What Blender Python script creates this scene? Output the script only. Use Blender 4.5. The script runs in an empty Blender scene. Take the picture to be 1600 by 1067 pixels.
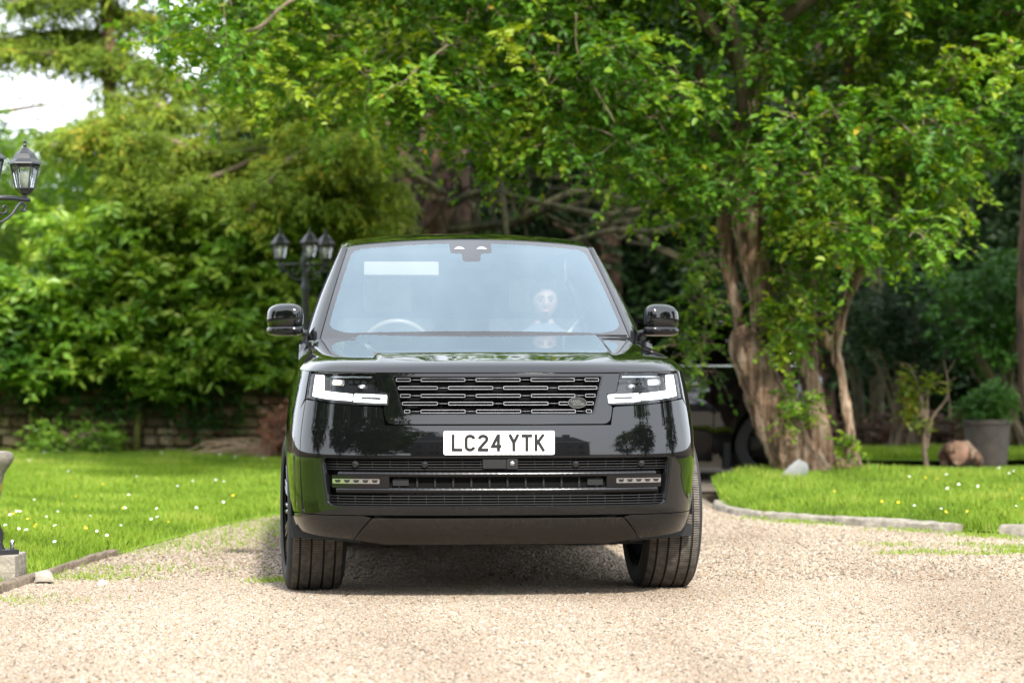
import bpy, bmesh, math, random
import numpy as np
from mathutils import Vector, Matrix, noise
from mathutils.geometry import delaunay_2d_cdt

# ------------------------------------------------------------------ camera, sky, sun, exposure
FPX = 4350.0            # focal length in photograph pixels (1600 wide)
CAMZ, HOR = 1.205, 540.0
scene = bpy.context.scene
col = scene.collection
cam_d = bpy.data.cameras.new("camera"); cam = bpy.data.objects.new("camera", cam_d); col.objects.link(cam)
cam.location = (0, 0, CAMZ); cam.rotation_euler = (math.radians(90), 0, 0)
cam_d.sensor_width = 36; cam_d.lens = FPX / 1600 * 36
cam_d.shift_y = (HOR - 533.5) / 1600
cam_d.clip_start = 0.1; cam_d.clip_end = 3000
cam_d.dof.use_dof = True; cam_d.dof.focus_distance = 13.4; cam_d.dof.aperture_fstop = 2.6
scene.camera = cam

SUN_AZ, SUN_EL = math.radians(166), math.radians(40)     # azimuth from +Y towards +X
world = bpy.data.worlds.new("World"); scene.world = world; world.use_nodes = True
wn = world.node_tree; wn.nodes.clear()
def wnode(t): return wn.nodes.new(t)
sky = wnode('ShaderNodeTexSky'); sky.sky_type = 'NISHITA'; sky.sun_disc = False
sky.sun_elevation = SUN_EL; sky.sun_rotation = SUN_AZ; sky.dust_density = 3.0; sky.air_density = 1.0; sky.altitude = 50
tc = wnode('ShaderNodeTexCoord'); cn = wnode('ShaderNodeTexNoise')
cn.inputs['Scale'].default_value = 1.6; cn.inputs['Detail'].default_value = 6; cn.inputs['Roughness'].default_value = .55
cr_ = wnode('ShaderNodeValToRGB'); cr_.color_ramp.elements[0].position = .30; cr_.color_ramp.elements[1].position = .62
cr_.color_ramp.elements[0].color = (.62, .62, .62, 1); cr_.color_ramp.elements[1].color = (.97, .97, .97, 1)
mx = wnode('ShaderNodeMix'); mx.data_type = 'RGBA'
mx.inputs['B'].default_value = (15.0, 16.0, 17.4, 1)      # thin bright cloud
bg = wnode('ShaderNodeBackground'); bg.inputs['Strength'].default_value = .10
wo = wnode('ShaderNodeOutputWorld')
wn.links.new(tc.outputs['Generated'], cn.inputs['Vector']); wn.links.new(cn.outputs['Fac'], cr_.inputs['Fac'])
wn.links.new(cr_.outputs['Color'], mx.inputs['Factor']); wn.links.new(sky.outputs['Color'], mx.inputs['A'])
wn.links.new(mx.outputs['Result'], bg.inputs['Color']); wn.links.new(bg.outputs['Background'], wo.inputs['Surface'])
sun_d = bpy.data.lights.new("sun", 'SUN'); sun_d.energy = 3.8; sun_d.angle = math.radians(4); sun_d.color = (1, .95, .86)
sun = bpy.data.objects.new("sun", sun_d); col.objects.link(sun)
sdir = Vector((math.sin(SUN_AZ) * math.cos(SUN_EL), math.cos(SUN_AZ) * math.cos(SUN_EL), math.sin(SUN_EL)))
sun.rotation_euler = sdir.to_track_quat('Z', 'Y').to_euler(); sun.location = sdir * 60
vs = scene.view_settings
vs.view_transform = 'Standard'; vs.look = 'None'; vs.gamma = 1; vs.use_curve_mapping = False; vs.exposure = 0.92
scene.cycles.max_bounces = 10; scene.cycles.transparent_max_bounces = 24; scene.cycles.diffuse_bounces = 3
scene.cycles.glossy_bounces = 5; scene.cycles.use_denoising = True; scene.cycles.sample_clamp_indirect = 6

rng = np.random.default_rng(24); random.seed(24)
V = Vector
def at(px, py, D): return V(((px - 800) / FPX * D, D, CAMZ - (py - HOR) / FPX * D))

# ------------------------------------------------------------------ objects and tags
def tag(o, label=None, cat=None, group=None, kind=None):
    if label: o['label'] = label
    if cat: o['category'] = cat
    if group: o['group'] = group
    if kind: o['kind'] = kind
    return o
def empty(name, loc=(0, 0, 0), rz=0, parent=None):
    o = bpy.data.objects.new(name, None); col.objects.link(o); o.empty_display_size = .1
    o.location = loc; o.rotation_euler = (0, 0, rz); o.parent = parent
    return o
def link(name, me, mat, parent=None):
    o = bpy.data.objects.new(name, me); col.objects.link(o); o.parent = parent
    if mat is not None and not me.materials: me.materials.append(mat)
    return o
def mesh(name, vs_, fs, smooth=True):
    me = bpy.data.meshes.new(name); me.from_pydata([tuple(v) for v in vs_], [], fs); me.update()
    if smooth: me.polygons.foreach_set('use_smooth', [True] * len(me.polygons))
    return me
def obj(name, vs_, fs, mat, parent=None, smooth=True): return link(name, mesh(name, vs_, fs, smooth), mat, parent)
def bmobj(name, bm, mat, parent=None, smooth=True, sharp=None):
    bmesh.ops.recalc_face_normals(bm, faces=bm.faces)
    me = bpy.data.meshes.new(name); bm.to_mesh(me); bm.free()
    if smooth: me.polygons.foreach_set('use_smooth', [True] * len(me.polygons))
    if smooth and sharp: me.set_sharp_from_angle(angle=math.radians(sharp))
    return link(name, me, mat, parent)
def copy_tree(o, parent=None):
    c = o.copy(); col.objects.link(c); c.parent = parent
    for ch in list(o.children): copy_tree(ch, c)
    return c
def npmesh(name, verts, faces, mat, parent=None, attrs=None, smooth=True):
    """verts (N,3) array, faces (M,k) array of equal-sized polygons"""
    me = bpy.data.meshes.new(name); n, (m, k) = len(verts), faces.shape
    me.vertices.add(n); me.vertices.foreach_set('co', np.ascontiguousarray(verts, dtype=np.float32).ravel())
    me.loops.add(m * k); me.loops.foreach_set('vertex_index', np.ascontiguousarray(faces, dtype=np.int32).ravel())
    me.polygons.add(m); me.polygons.foreach_set('loop_start', np.arange(0, m * k, k, dtype=np.int32))
    me.polygons.foreach_set('use_smooth', np.full(m, smooth))
    for a, vals in (attrs or {}).items():
        at_ = me.attributes.new(a, 'FLOAT', 'POINT'); at_.data.foreach_set('value', np.ascontiguousarray(vals, dtype=np.float32))
    me.update(calc_edges=True)
    return link(name, me, mat, parent)

# ------------------------------------------------------------------ bmesh shapes
def box(bm, c, s, bev=0, rot=None):
    M = Matrix.Translation(V(c)) @ (rot.to_4x4() if rot is not None else Matrix.Identity(4)) @ Matrix.Diagonal((*s, 1))
    r = bmesh.ops.create_cube(bm, size=1, matrix=M)
    if bev:
        es = list({e for v in r['verts'] for e in v.link_edges})
        bmesh.ops.bevel(bm, geom=es, offset=bev, segments=2, affect='EDGES', profile=.7)
def boxo(name, c, s, mat, parent=None, bev=0, rot=None):
    bm = bmesh.new(); box(bm, c, s, bev, rot); return bmobj(name, bm, mat, parent, smooth=bool(bev), sharp=40)
def crom(pts, n=8):
    """Catmull-Rom through points with any number of components"""
    P = [np.array(p, float) for p in pts]; P = [2 * P[0] - P[1]] + P + [2 * P[-1] - P[-2]]; out = []
    for i in range(1, len(P) - 2):
        a, b, c, d = P[i - 1:i + 3]
        for k in range(n):
            t = k / n
            out.append(.5 * (2 * b + (c - a) * t + (2 * a - 5 * b + 4 * c - d) * t * t + (3 * b - a - 3 * c + d) * t ** 3))
    out.append(P[-2]); return out
def tube(bm, pts, rad, seg=8, cap=True):
    """pts list of 3-vectors, rad number or list"""
    pts = [V(p[:3]) for p in pts]; n = len(pts)
    rad = [rad] * n if not hasattr(rad, '__len__') else rad
    rings = []; up = None
    for i, p in enumerate(pts):
        t = (pts[min(i + 1, n - 1)] - pts[max(i - 1, 0)])
        t = t.normalized() if t.length > 1e-9 else V((0, 0, 1))
        if up is None: up = V((0, 0, 1)) if abs(t.z) < .9 else V((1, 0, 0))
        x = up.cross(t); x = x.normalized() if x.length > 1e-6 else V((1, 0, 0)); up = t.cross(x)
        rings.append([bm.verts.new(p + (x * math.cos(a) + up * math.sin(a)) * rad[i]) for a in (2 * math.pi * k / seg for k in range(seg))])
    for a, b in zip(rings, rings[1:]):
        for k in range(seg): bm.faces.new((a[k], a[(k + 1) % seg], b[(k + 1) % seg], b[k]))
    if cap: bm.faces.new(rings[0][::-1]); bm.faces.new(rings[-1])
def lathe(bm, prof, seg=32, c=(0, 0, 0), axis='z', caps=True, arc=None):
    """prof list of (r, h)"""
    rings = []
    for r, h in prof:
        ring = []
        for k in range(seg):
            a = 2 * math.pi * k / seg
            p = (r * math.cos(a), r * math.sin(a), h) if axis == 'z' else (h, r * math.cos(a), r * math.sin(a))
            ring.append(bm.verts.new((c[0] + p[0], c[1] + p[1], c[2] + p[2])))
        rings.append(ring)
    for a, b in zip(rings, rings[1:]):
        for k in range(seg): bm.faces.new((a[k], a[(k + 1) % seg], b[(k + 1) % seg], b[k]))
    if caps:
        bm.faces.new(rings[0][::-1]); bm.faces.new(rings[-1])
def prism(bm, poly, f0, f1):
    """polygon (list of 2-tuples) placed by f0 (front) and f1 (back)"""
    a = [bm.verts.new(f0(*p)) for p in poly]; b = [bm.verts.new(f1(*p)) for p in poly]; n = len(poly)
    bm.faces.new(a); bm.faces.new(b[::-1])
    for k in range(n): bm.faces.new((a[k], b[k], b[(k + 1) % n], a[(k + 1) % n]))
def evaluated(o):
    dg = bpy.context.evaluated_depsgraph_get(); me = bpy.data.meshes.new_from_object(o.evaluated_get(dg))
    old = o.data; o.modifiers.clear(); o.data = me; me.name = o.name; bpy.data.meshes.remove(old)
    return o

# ------------------------------------------------------------------ materials
MATS = {}
def mat(name):
    m = bpy.data.materials.new(name); m.use_nodes = True; MATS[name] = m
    return m, m.node_tree, m.node_tree.nodes['Principled BSDF']
def simple(name, c, rough=.5, metal=0, spec=.5, coat=0, noise_amt=0, nscale=30, bump=0, bscale=80, emit=None, estr=0, ior=None):
    m, nt, b = mat(name)
    b.inputs['Base Color'].default_value = (*c, 1); b.inputs['Roughness'].default_value = rough
    b.inputs['Metallic'].default_value = metal; b.inputs['Specular IOR Level'].default_value = spec
    b.inputs['Coat Weight'].default_value = coat; b.inputs['Coat Roughness'].default_value = .03
    if ior: b.inputs['IOR'].default_value = ior
    if emit: b.inputs['Emission Color'].default_value = (*emit, 1); b.inputs['Emission Strength'].default_value = estr
    if noise_amt:
        t = nt.nodes.new('ShaderNodeTexCoord'); n = nt.nodes.new('ShaderNodeTexNoise'); r = nt.nodes.new('ShaderNodeValToRGB')
        n.inputs['Scale'].default_value = nscale; n.inputs['Detail'].default_value = 6
        r.color_ramp.elements[0].position = .3; r.color_ramp.elements[1].position = .7
        r.color_ramp.elements[0].color = (*[max(0, v * (1 - noise_amt)) for v in c], 1)
        r.color_ramp.elements[1].color = (*[min(1, v * (1 + noise_amt)) for v in c], 1)
        nt.links.new(t.outputs['Object'], n.inputs['Vector']); nt.links.new(n.outputs['Fac'], r.inputs['Fac']); nt.links.new(r.outputs['Color'], b.inputs['Base Color'])
    if bump:
        t = nt.nodes.new('ShaderNodeTexCoord'); n = nt.nodes.new('ShaderNodeTexNoise'); bp = nt.nodes.new('ShaderNodeBump')
        n.inputs['Scale'].default_value = bscale; n.inputs['Detail'].default_value = 5
        bp.inputs['Strength'].default_value = bump; bp.inputs['Distance'].default_value = .02
        nt.links.new(t.outputs['Object'], n.inputs['Vector']); nt.links.new(n.outputs['Fac'], bp.inputs['Height']); nt.links.new(bp.outputs['Normal'], b.inputs['Normal'])
    return m
def glass(name, tint, refl_tint=(1, 1, 1), base=.05, rough=.0, power=5, gain=.9):
    """thin pane: transparent, with a mirror reflection that grows with the angle"""
    m, nt, b = mat(name); nt.nodes.remove(b); L = nt.links.new
    out = nt.nodes['Material Output']; tr = nt.nodes.new('ShaderNodeBsdfTransparent'); gl = nt.nodes.new('ShaderNodeBsdfGlossy')
    tr.inputs['Color'].default_value = (*tint, 1); gl.inputs['Color'].default_value = (*refl_tint, 1); gl.inputs['Roughness'].default_value = rough
    fr = nt.nodes.new('ShaderNodeFresnel'); fr.inputs['IOR'].default_value = 1.5
    ma = nt.nodes.new('ShaderNodeMath'); ma.operation = 'MULTIPLY_ADD'; ma.inputs[1].default_value = gain; ma.inputs[2].default_value = base; ma.use_clamp = True
    mxs = nt.nodes.new('ShaderNodeMixShader')
    L(fr.outputs['Fac'], ma.inputs[0]); L(ma.outputs[0], mxs.inputs['Fac']); L(tr.outputs[0], mxs.inputs[1]); L(gl.outputs[0], mxs.inputs[2]); L(mxs.outputs[0], out.inputs['Surface'])
    return m
def leafmat(name, stops, transl=.35, rough=.4, spec=.35):
    """colour from the leaf's own tint value"""
    m, nt, b = mat(name); L = nt.links.new
    a = nt.nodes.new('ShaderNodeAttribute'); a.attribute_name = 'tint'
    r = nt.nodes.new('ShaderNodeValToRGB'); els = r.color_ramp.elements
    while len(els) < len(stops): els.new(.5)
    for e, (p, c) in zip(els, stops): e.position = p; e.color = (*c, 1)
    L(a.outputs['Fac'], r.inputs['Fac']); L(r.outputs['Color'], b.inputs['Base Color'])
    b.inputs['Roughness'].default_value = rough; b.inputs['Specular IOR Level'].default_value = spec
    t = nt.nodes.new('ShaderNodeBsdfTranslucent'); mxs = nt.nodes.new('ShaderNodeMixShader'); mxs.inputs['Fac'].default_value = transl
    hs = nt.nodes.new('ShaderNodeHueSaturation'); hs.inputs['Hue'].default_value = .485; hs.inputs['Saturation'].default_value = 1.15; hs.inputs['Value'].default_value = 1.5
    L(r.outputs['Color'], hs.inputs['Color']); L(hs.outputs['Color'], t.inputs['Color'])
    L(b.outputs[0], mxs.inputs[1]); L(t.outputs[0], mxs.inputs[2]); L(mxs.outputs[0], nt.nodes['Material Output'].inputs['Surface'])
    return m
def bark(name, c0, c1, c2, scale=6, stretch=.15, bump=.8):
    m, nt, b = mat(name); L = nt.links.new
    t = nt.nodes.new('ShaderNodeTexCoord'); mp = nt.nodes.new('ShaderNodeMapping'); mp.inputs['Scale'].default_value = (1, 1, stretch)
    n = nt.nodes.new('ShaderNodeTexNoise'); n.inputs['Scale'].default_value = scale; n.inputs['Detail'].default_value = 8; n.inputs['Roughness'].default_value = .65
    n.inputs['Distortion'].default_value = .6
    r = nt.nodes.new('ShaderNodeValToRGB'); e = r.color_ramp.elements; e.new(.5)
    e[0].position = .40; e[0].color = (*c0, 1); e[1].position = .5; e[1].color = (*c1, 1); e[2].position = .60; e[2].color = (*c2, 1)
    bp = nt.nodes.new('ShaderNodeBump'); bp.inputs['Strength'].default_value = bump; bp.inputs['Distance'].default_value = .03
    n2 = nt.nodes.new('ShaderNodeTexNoise'); n2.inputs['Scale'].default_value = scale * 3.5; n2.inputs['Detail'].default_value = 6; mp2 = nt.nodes.new('ShaderNodeMapping'); mp2.inputs['Scale'].default_value = (1, 1, .3); ad = nt.nodes.new('ShaderNodeMath'); ad.operation = 'ADD'
    L(t.outputs['Object'], mp2.inputs['Vector']); L(mp2.outputs[0], n2.inputs['Vector']); L(n.outputs['Fac'], ad.inputs[0]); L(n2.outputs['Fac'], ad.inputs[1])
    L(t.outputs['Object'], mp.inputs['Vector']); L(mp.outputs[0], n.inputs['Vector']); L(n.outputs['Fac'], r.inputs['Fac'])
    L(r.outputs['Color'], b.inputs['Base Color']); L(ad.outputs[0], bp.inputs['Height']); L(bp.outputs['Normal'], b.inputs['Normal'])
    b.inputs['Roughness'].default_value = .85
    return m
def ground_mat(name, stops, scales=(1.2, 40), rough=.95, bump=.5, mixf=.5, dist=.02):
    m, nt, b = mat(name); L = nt.links.new
    t = nt.nodes.new('ShaderNodeTexCoord')
    n1 = nt.nodes.new('ShaderNodeTexNoise'); n1.inputs['Scale'].default_value = scales[0]; n1.inputs['Detail'].default_value = 5
    n2 = nt.nodes.new('ShaderNodeTexNoise'); n2.inputs['Scale'].default_value = scales[1]; n2.inputs['Detail'].default_value = 6
    mm = nt.nodes.new('ShaderNodeMix'); mm.data_type = 'FLOAT'; mm.inputs['Factor'].default_value = mixf
    r = nt.nodes.new('ShaderNodeValToRGB'); els = r.color_ramp.elements
    while len(els) < len(stops): els.new(.5)
    for e, (p, c) in zip(els, stops): e.position = p; e.color = (*c, 1)
    bp = nt.nodes.new('ShaderNodeBump'); bp.inputs['Strength'].default_value = bump; bp.inputs['Distance'].default_value = dist
    for n in (n1, n2): L(t.outputs['Object'], n.inputs['Vector'])
    L(n1.outputs['Fac'], mm.inputs['A']); L(n2.outputs['Fac'], mm.inputs['B']); L(mm.outputs['Result'], r.inputs['Fac'])
    L(r.outputs['Color'], b.inputs['Base Color']); L(n2.outputs['Fac'], bp.inputs['Height']); L(bp.outputs['Normal'], b.inputs['Normal'])
    b.inputs['Roughness'].default_value = rough; b.inputs['Specular IOR Level'].default_value = .2
    return m

M_PAINT = simple('black_paint', (.0035, .0036, .004), .03, spec=.5, coat=.45)
M_PAINT.node_tree.nodes['Principled BSDF'].inputs['Coat IOR'].default_value = 1.6
M_GLOSS = simple('gloss_black_plastic', (.006, .006, .007), .12, spec=.5)
M_BLADE_G = simple('satin_black_plastic', (.006, .006, .007), .2, spec=.5)
M_MATTE = simple('matt_black_plastic', (.018, .018, .019), .55, spec=.3, bump=.1, bscale=300)
M_VOID = simple('unlit_black', (.006, .006, .006), .8, spec=.1)
M_CHROME = simple('satin_chrome', (.62, .62, .64), .22, metal=1)
M_GRILLE = simple('grille_satin_metal', (.21, .21, .225), .5, metal=1)
M_DARKMET = simple('dark_metal', (.07, .07, .075), .3, metal=1)
M_RIM = simple('rim_metal', (.16, .16, .17), .22, metal=1)
M_WHITEP = simple('white_plate', (.86, .86, .84), .35)
M_INK = simple('plate_ink', (.012, .012, .014), .4)
M_DRL = simple('daylight_lamp', (.9, .9, .9), .3, emit=(1, 1, 1), estr=1.5)
M_AMBER = simple('warm_lamp', (.9, .7, .5), .3, emit=(1, .55, .25), estr=1.5)
M_LENS = glass('clear_lens', (.86, .88, .9), base=.02, gain=.8)
M_WSCREEN = glass('windscreen_glass', (.84, .88, .88), (.74, .91, 1.0), base=.21, gain=.95)
M_SIDEGL = glass('privacy_glass', (.07, .08, .08), base=.01)
M_FRIT = simple('windscreen_border_black', (.004, .004, .005), .02, spec=.5, coat=1)
M_TRIMLEA = simple('cream_leather', (.55, .50, .42), .5, noise_amt=.06)
M_DASH = simple('dash_leather', (.16, .165, .17), .6)
M_VISOR = simple('visor_cloth', (.27, .25, .21), .8)
M_SKIN = simple('skin', (.30, .19, .145), .55)
M_HAIR = simple('hair', (.05, .035, .025), .6)
M_CLOTH = simple('jumper_cloth', (.10, .11, .13), .9)
M_EYEW = simple('eye_white', (.16, .14, .13), .5)
M_BELT = simple('seat_belt', (.75, .72, .65), .7)
# ================================================================== trimmed surfaces
def inpoly(P, poly):
    x, y = P[:, 0], P[:, 1]; r = np.zeros(len(P), bool); q = np.asarray(poly); j = len(q) - 1
    for i in range(len(q)):
        xi, yi, xj, yj = q[i, 0], q[i, 1], q[j, 0], q[j, 1]
        c = ((yi > y) != (yj > y)) & (x < (xj - xi) * (y - yi) / (yj - yi + 1e-15) + xi); r ^= c; j = i
    return r
def resample(poly, h):
    out = []
    for i, p in enumerate(poly):
        p = np.array(p, float); q = np.array(poly[(i + 1) % len(poly)], float); L = np.linalg.norm(q - p)
        n = max(1, int(round(L / h)))
        for k in range(n): out.append(p + (q - p) * k / n)
    return out
def rounded(poly, r, n=5):
    """round the corners of a polygon; r number or list"""
    out = []; N = len(poly)
    for i in range(N):
        p = np.array(poly[i], float); a = np.array(poly[i - 1], float) - p; b = np.array(poly[(i + 1) % N], float) - p
        ri = r[i] if hasattr(r, '__len__') else r; la, lb = np.linalg.norm(a), np.linalg.norm(b)
        ri = min(ri, la * .49, lb * .49)
        if ri <= 1e-6: out.append(tuple(p)); continue
        A, B = p + a / la * ri, p + b / lb * ri
        for k in range(n + 1):
            t = k / n; out.append(tuple((1 - t) ** 2 * A + 2 * t * (1 - t) * p + t * t * B))
    return out
def trim(name, F, outline, mat_, parent, holes=(), h=.02, thick=.012, grid=(1, 1), rings=()):
    """a panel: the parametric surface F(u,v) inside an outline, minus holes, with a folded-in rim"""
    loops = [resample(outline, h)] + [resample(q, h) for q in holes]
    pts, edges = [], []
    for lp in loops:
        s = len(pts); pts += lp; edges += [(s + i, s + (i + 1) % len(lp)) for i in range(len(lp))]
    A = np.array(loops[0]); lo, hi = A.min(0), A.max(0)
    gx, gy = h * grid[0], h * grid[1]
    X, Y = np.meshgrid(np.arange(lo[0] + gx * .5, hi[0], gx), np.arange(lo[1] + gy * .5, hi[1], gy)); X = X + (np.arange(X.shape[0]) % 2)[:, None] * gx * .5
    G = np.stack([X.ravel(), Y.ravel()], 1)
    if len(rings): G = np.concatenate([G, np.array(rings)])
    ok = inpoly(G, A)
    for q in loops[1:]: ok &= ~inpoly(G, np.array(q))
    G = G[ok]; BP = np.array(pts)
    if len(G):
        dmin = np.full(len(G), 9.0)
        for c in range(0, len(BP), 256): dmin = np.minimum(dmin, np.sqrt(((G[:, None] - BP[None, c:c + 256]) ** 2).sum(2)).min(1))
        G = G[dmin > h * .3]
    nb = len(pts); pts = [V((float(p[0]), float(p[1]))) for p in pts] + [V((float(p[0]), float(p[1]))) for p in G]
    v2, _, f2, _, _, _ = delaunay_2d_cdt(pts, edges, [], 0, 1e-7)
    P2 = np.array([(v.x, v.y) for v in v2]); T = np.array([f for f in f2 if len(f) == 3]); C = P2[T].mean(1)
    keep = inpoly(C, A)
    for q in loops[1:]: keep &= ~inpoly(C, np.array(q))
    T = T[keep]; e = 3e-3; co, no = [], []
    for u, v in P2:
        p = V(F(u, v)); du = V(F(u + e, v)) - V(F(u - e, v)); dv = V(F(u, v + e)) - V(F(u, v - e)); n = du.cross(dv)
        co.append(p); no.append(n.normalized() if n.length > 1e-12 else V((0, -1, 0)))
    # make triangles follow the surface normal
    faces = []
    for a, b, c in T:
        g = (co[b] - co[a]).cross(co[c] - co[a])
        faces.append((a, b, c) if g.dot(no[a]) > 0 else (a, c, b))
    if thick:
        cnt = {}
        for f in faces:
            for k in range(3):
                a, b = f[k], f[(k + 1) % 3]; cnt[(a, b)] = cnt.get((a, b), 0) + 1
        for (a, b) in list(cnt):
            if (b, a) not in cnt:
                i = len(co); out = (co[b] - co[a]).cross(no[a]).normalized()
                co += [co[a].copy(), co[b].copy(), co[b] - no[b] * thick, co[a] - no[a] * thick]
                no += [(no[a] + out).normalized(), (no[b] + out).normalized(), out, out]; faces.append((i + 1, i, i + 3, i + 2))
    me = mesh(name, co, [tuple(int(x) for x in f) for f in faces])
    me.normals_split_custom_set_from_vertices([tuple(n) for n in no])
    return link(name, me, mat_, parent)

# ================================================================== the body's belt surface S(s, z)
PLAN = crom([(0, 0), (.2, .003), (.4, .014), (.6, .044), (.75, .09), (.86, .158), (.935, .26), (.974, .40), (.992, .58), (1.0, .85), (1.0, 1.3), (.998, 2.5), (1.0, 3.6),
             (.99, 4.2), (.95, 4.72), (.87, 4.93), (.7, 5.01), (.4, 5.045), (0, 5.05)], 80)
PLAN = np.array(PLAN); _seg = np.sqrt((np.diff(PLAN, axis=0) ** 2).sum(1)); PS = np.concatenate([[0], np.cumsum(_seg)])
_tan = np.gradient(PLAN, PS, axis=0); _tan /= np.linalg.norm(_tan, axis=1)[:, None]
def smooth_tab(xs, ys):
    c = np.array(crom(list(zip(xs, ys)), 60)); return c[:, 0], c[:, 1]
FD = smooth_tab((.24, .28, .33, .38, .42, .47, .60, .70, .80, .88, .95, 1.02, 1.10, 1.18), (.17, .115, .06, .028, .018, .014, .006, .001, .010, .026, .040, .053, .070, .094))
SD = smooth_tab((.24, .28, .35, .45, .55, .70, .85, 1.0, 1.08, 1.16, 1.24), (.10, .06, .03, .012, .004, .0, .008, .034, .052, .076, .11))
SMAX = PS[-1]
def plan(s):
    a = abs(s); sg = 1 if s >= 0 else -1
    x, y = np.interp(a, PS, PLAN[:, 0]), np.interp(a, PS, PLAN[:, 1])
    tx, ty = np.interp(a, PS, _tan[:, 0]), np.interp(a, PS, _tan[:, 1])
    L = math.hypot(tx, ty); return x * sg, y, ty / L * sg, -tx / L        # position, outward normal
def S(s, z, off=0.):
    x, y, nx, ny = plan(s)
    w = min(1, max(0, (y - .05) / .5)); w = w * w * (3 - 2 * w)
    d = (1 - w) * np.interp(z, FD[0], FD[1]) + w * np.interp(z, SD[0], SD[1]) + off
    return (x - nx * d, y - ny * d, z)
_fx = PLAN[:int(np.argmax(PLAN[:, 0] > .999))]
def s_x(x): return math.copysign(float(np.interp(abs(x), _fx[:, 0], PS[:len(_fx)])), x)
_i0, _i1 = 0, int(np.argmax(PLAN[:, 1]))
def s_y(y): return float(np.interp(y, PLAN[:, 1], PS))
def Soff(off): return lambda s, z: S(s, z, off)
def sx(poly): return [(s_x(x), z) for x, z in poly]
def mirror(poly): return [(-x, z) for x, z in poly][::-1]
def half_to_full(h): return h + [(-x, z) for x, z in h[::-1]]
ZE_T = smooth_tab((0, .5, .9, 1.3, 1.8, 2.4, 3.2), (1.085, 1.086, 1.09, 1.10, 1.115, 1.135, 1.16))
def z_e(s): return float(np.interp(abs(s), ZE_T[0], ZE_T[1]))

YAW = math.radians(4.4)
car = empty('suv', (-.060, 13.0, -.006), YAW)
tag(car, 'large glossy black luxury SUV facing the camera on the gravel drive', 'car')

# ---- front: grille surround, bumper, lower bumper
GR_TOP, GR_BOT = 1.068, .888
gr_open = rounded([(-.503, GR_TOP), (-.452, GR_BOT), (.452, GR_BOT), (.503, GR_TOP)], [.008, .022, .022, .008])
surround = rounded([(-.592, 1.079), (-.566, .992), (-.522, .986), (-.522, .935), (-.545, .925), (-.53, .845), (.53, .845), (.545, .925), (.522, .935), (.522, .986), (.566, .992), (.592, 1.079)],
                   [.003, .005, .004, .004, .01, .035, .035, .01, .004, .004, .005, .003])
trim('grille_surround', S, sx(surround), M_PAINT, car, [sx(gr_open)], h=.018)
lg_open = rounded([(-.835, .692), (-.815, .470), (-.79, .456), (.79, .456), (.815, .470), (.835, .692)], [.028, .03, .03, .03, .03, .028])
arch = lambda yc, r, a: (s_y(yc - r * math.cos(a)), .395 + r * math.sin(a))
AR = .435
bump_half = [(s_x(.534), .838), (s_x(.550), .918), (s_x(.56), .9235), (s_x(.70), .930), (s_x(.80), .938), (s_x(.885), .950), (s_x(.93), .955), (s_x(.955), .90),
             (s_y(.43), .80), (s_y(.47), .70), arch(.88, AR, .60), arch(.88, AR, .45), arch(.88, AR, .3), arch(.88, AR, .15), arch(.88, AR, .055), (s_x(.95), .421), (s_x(.80), .419)]
bump = [(-a, b) for a, b in bump_half[::-1]] + bump_half
bumper = trim('front_bumper', S, bump, M_PAINT, car, [sx(lg_open)], h=.018)
low_half = [(s_x(.60), .405), (s_x(.64), .4145), (s_x(.80), .4145), (s_x(.95), .4165), arch(.88, AR, .035), (s_y(.436), .36), (s_y(.40), .335), (s_x(.90), .315), (s_x(.72), .300), (s_x(.706), .300), (s_x(.66), .345)]
for sg in (1, -1):
    q = low_half if sg == 1 else mirror(low_half)
    trim('lower_bumper_corner', S, q, M_PAINT, car, h=.018)
skid = rounded([(s_x(-.595), .402), (s_x(-.652), .345), (s_x(-.70), .298), (s_x(-.55), .276), (s_x(.55), .276), (s_x(.70), .298), (s_x(.652), .345), (s_x(.595), .402)], .004)
trim('skid_plate', S, skid, simple('dusty_dark_plastic', (.014, .012, .010), .16, spec=.5, noise_amt=.35, nscale=60), car, h=.018)
bm = bmesh.new()
for k, (x0, x1, z0, z1, yy) in enumerate([(-.62, .62, .33, .405, .06)]): box(bm, ((x0 + x1) / 2, .22, .36), (1.15, .08, .13))
box(bm, (0, .55, .305), (1.15, .5, .03)); box(bm, (0, 2.6, .30), (1.5, 4.0, .12)); box(bm, (0, 2.6, .45), (1.2, 4.4, .25)); box(bm, (0, .75, .60), (1.30, .95, .65)); box(bm, (0, 4.5, .6), (1.75, .8, .5))
bmobj('underbody', bm, M_MATTE, car, smooth=False)
for sg in (1, -1):   # air deflectors before the tyres
    bm = bmesh.new(); P = [(.64 * sg, .20), (.97 * sg, .46), (.97 * sg, .475), (.62 * sg, .23)]
    prism(bm, P, lambda x, y: (x, y, .262 + .03 * abs(x)), lambda x, y: (x, y, .345)); bmobj('air_deflector', bm, M_MATTE, car, smooth=False)
    # deep wheel-arch liner
    for yc in (.88, 3.877):
        bm = bmesh.new(); pr = [(yc - (AR + .01) * math.cos(math.pi * k / 24), .395 + (AR + .01) * math.sin(math.pi * k / 24)) for k in range(25)]
        a = [bm.verts.new((.97 * sg, y, z)) for y, z in pr]; b = [bm.verts.new((.6 * sg, y, z)) for y, z in pr]
        for k in range(24): bm.faces.new((a[k], a[k + 1], b[k + 1], b[k]))
        bm.faces.new(b); bmobj('wheel_arch_liner', bm, M_VOID, car, smooth=False)

# small tow / washer covers
for sg in (1, -1):
    q = rounded([(.70 * sg, .905), (.78 * sg, .905), (.765 * sg, .868), (.71 * sg, .868)][::sg], .006)
    trim('washer_cover', Soff(-.0012), sx(q), M_PAINT, car, h=.01, thick=.004)

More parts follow.
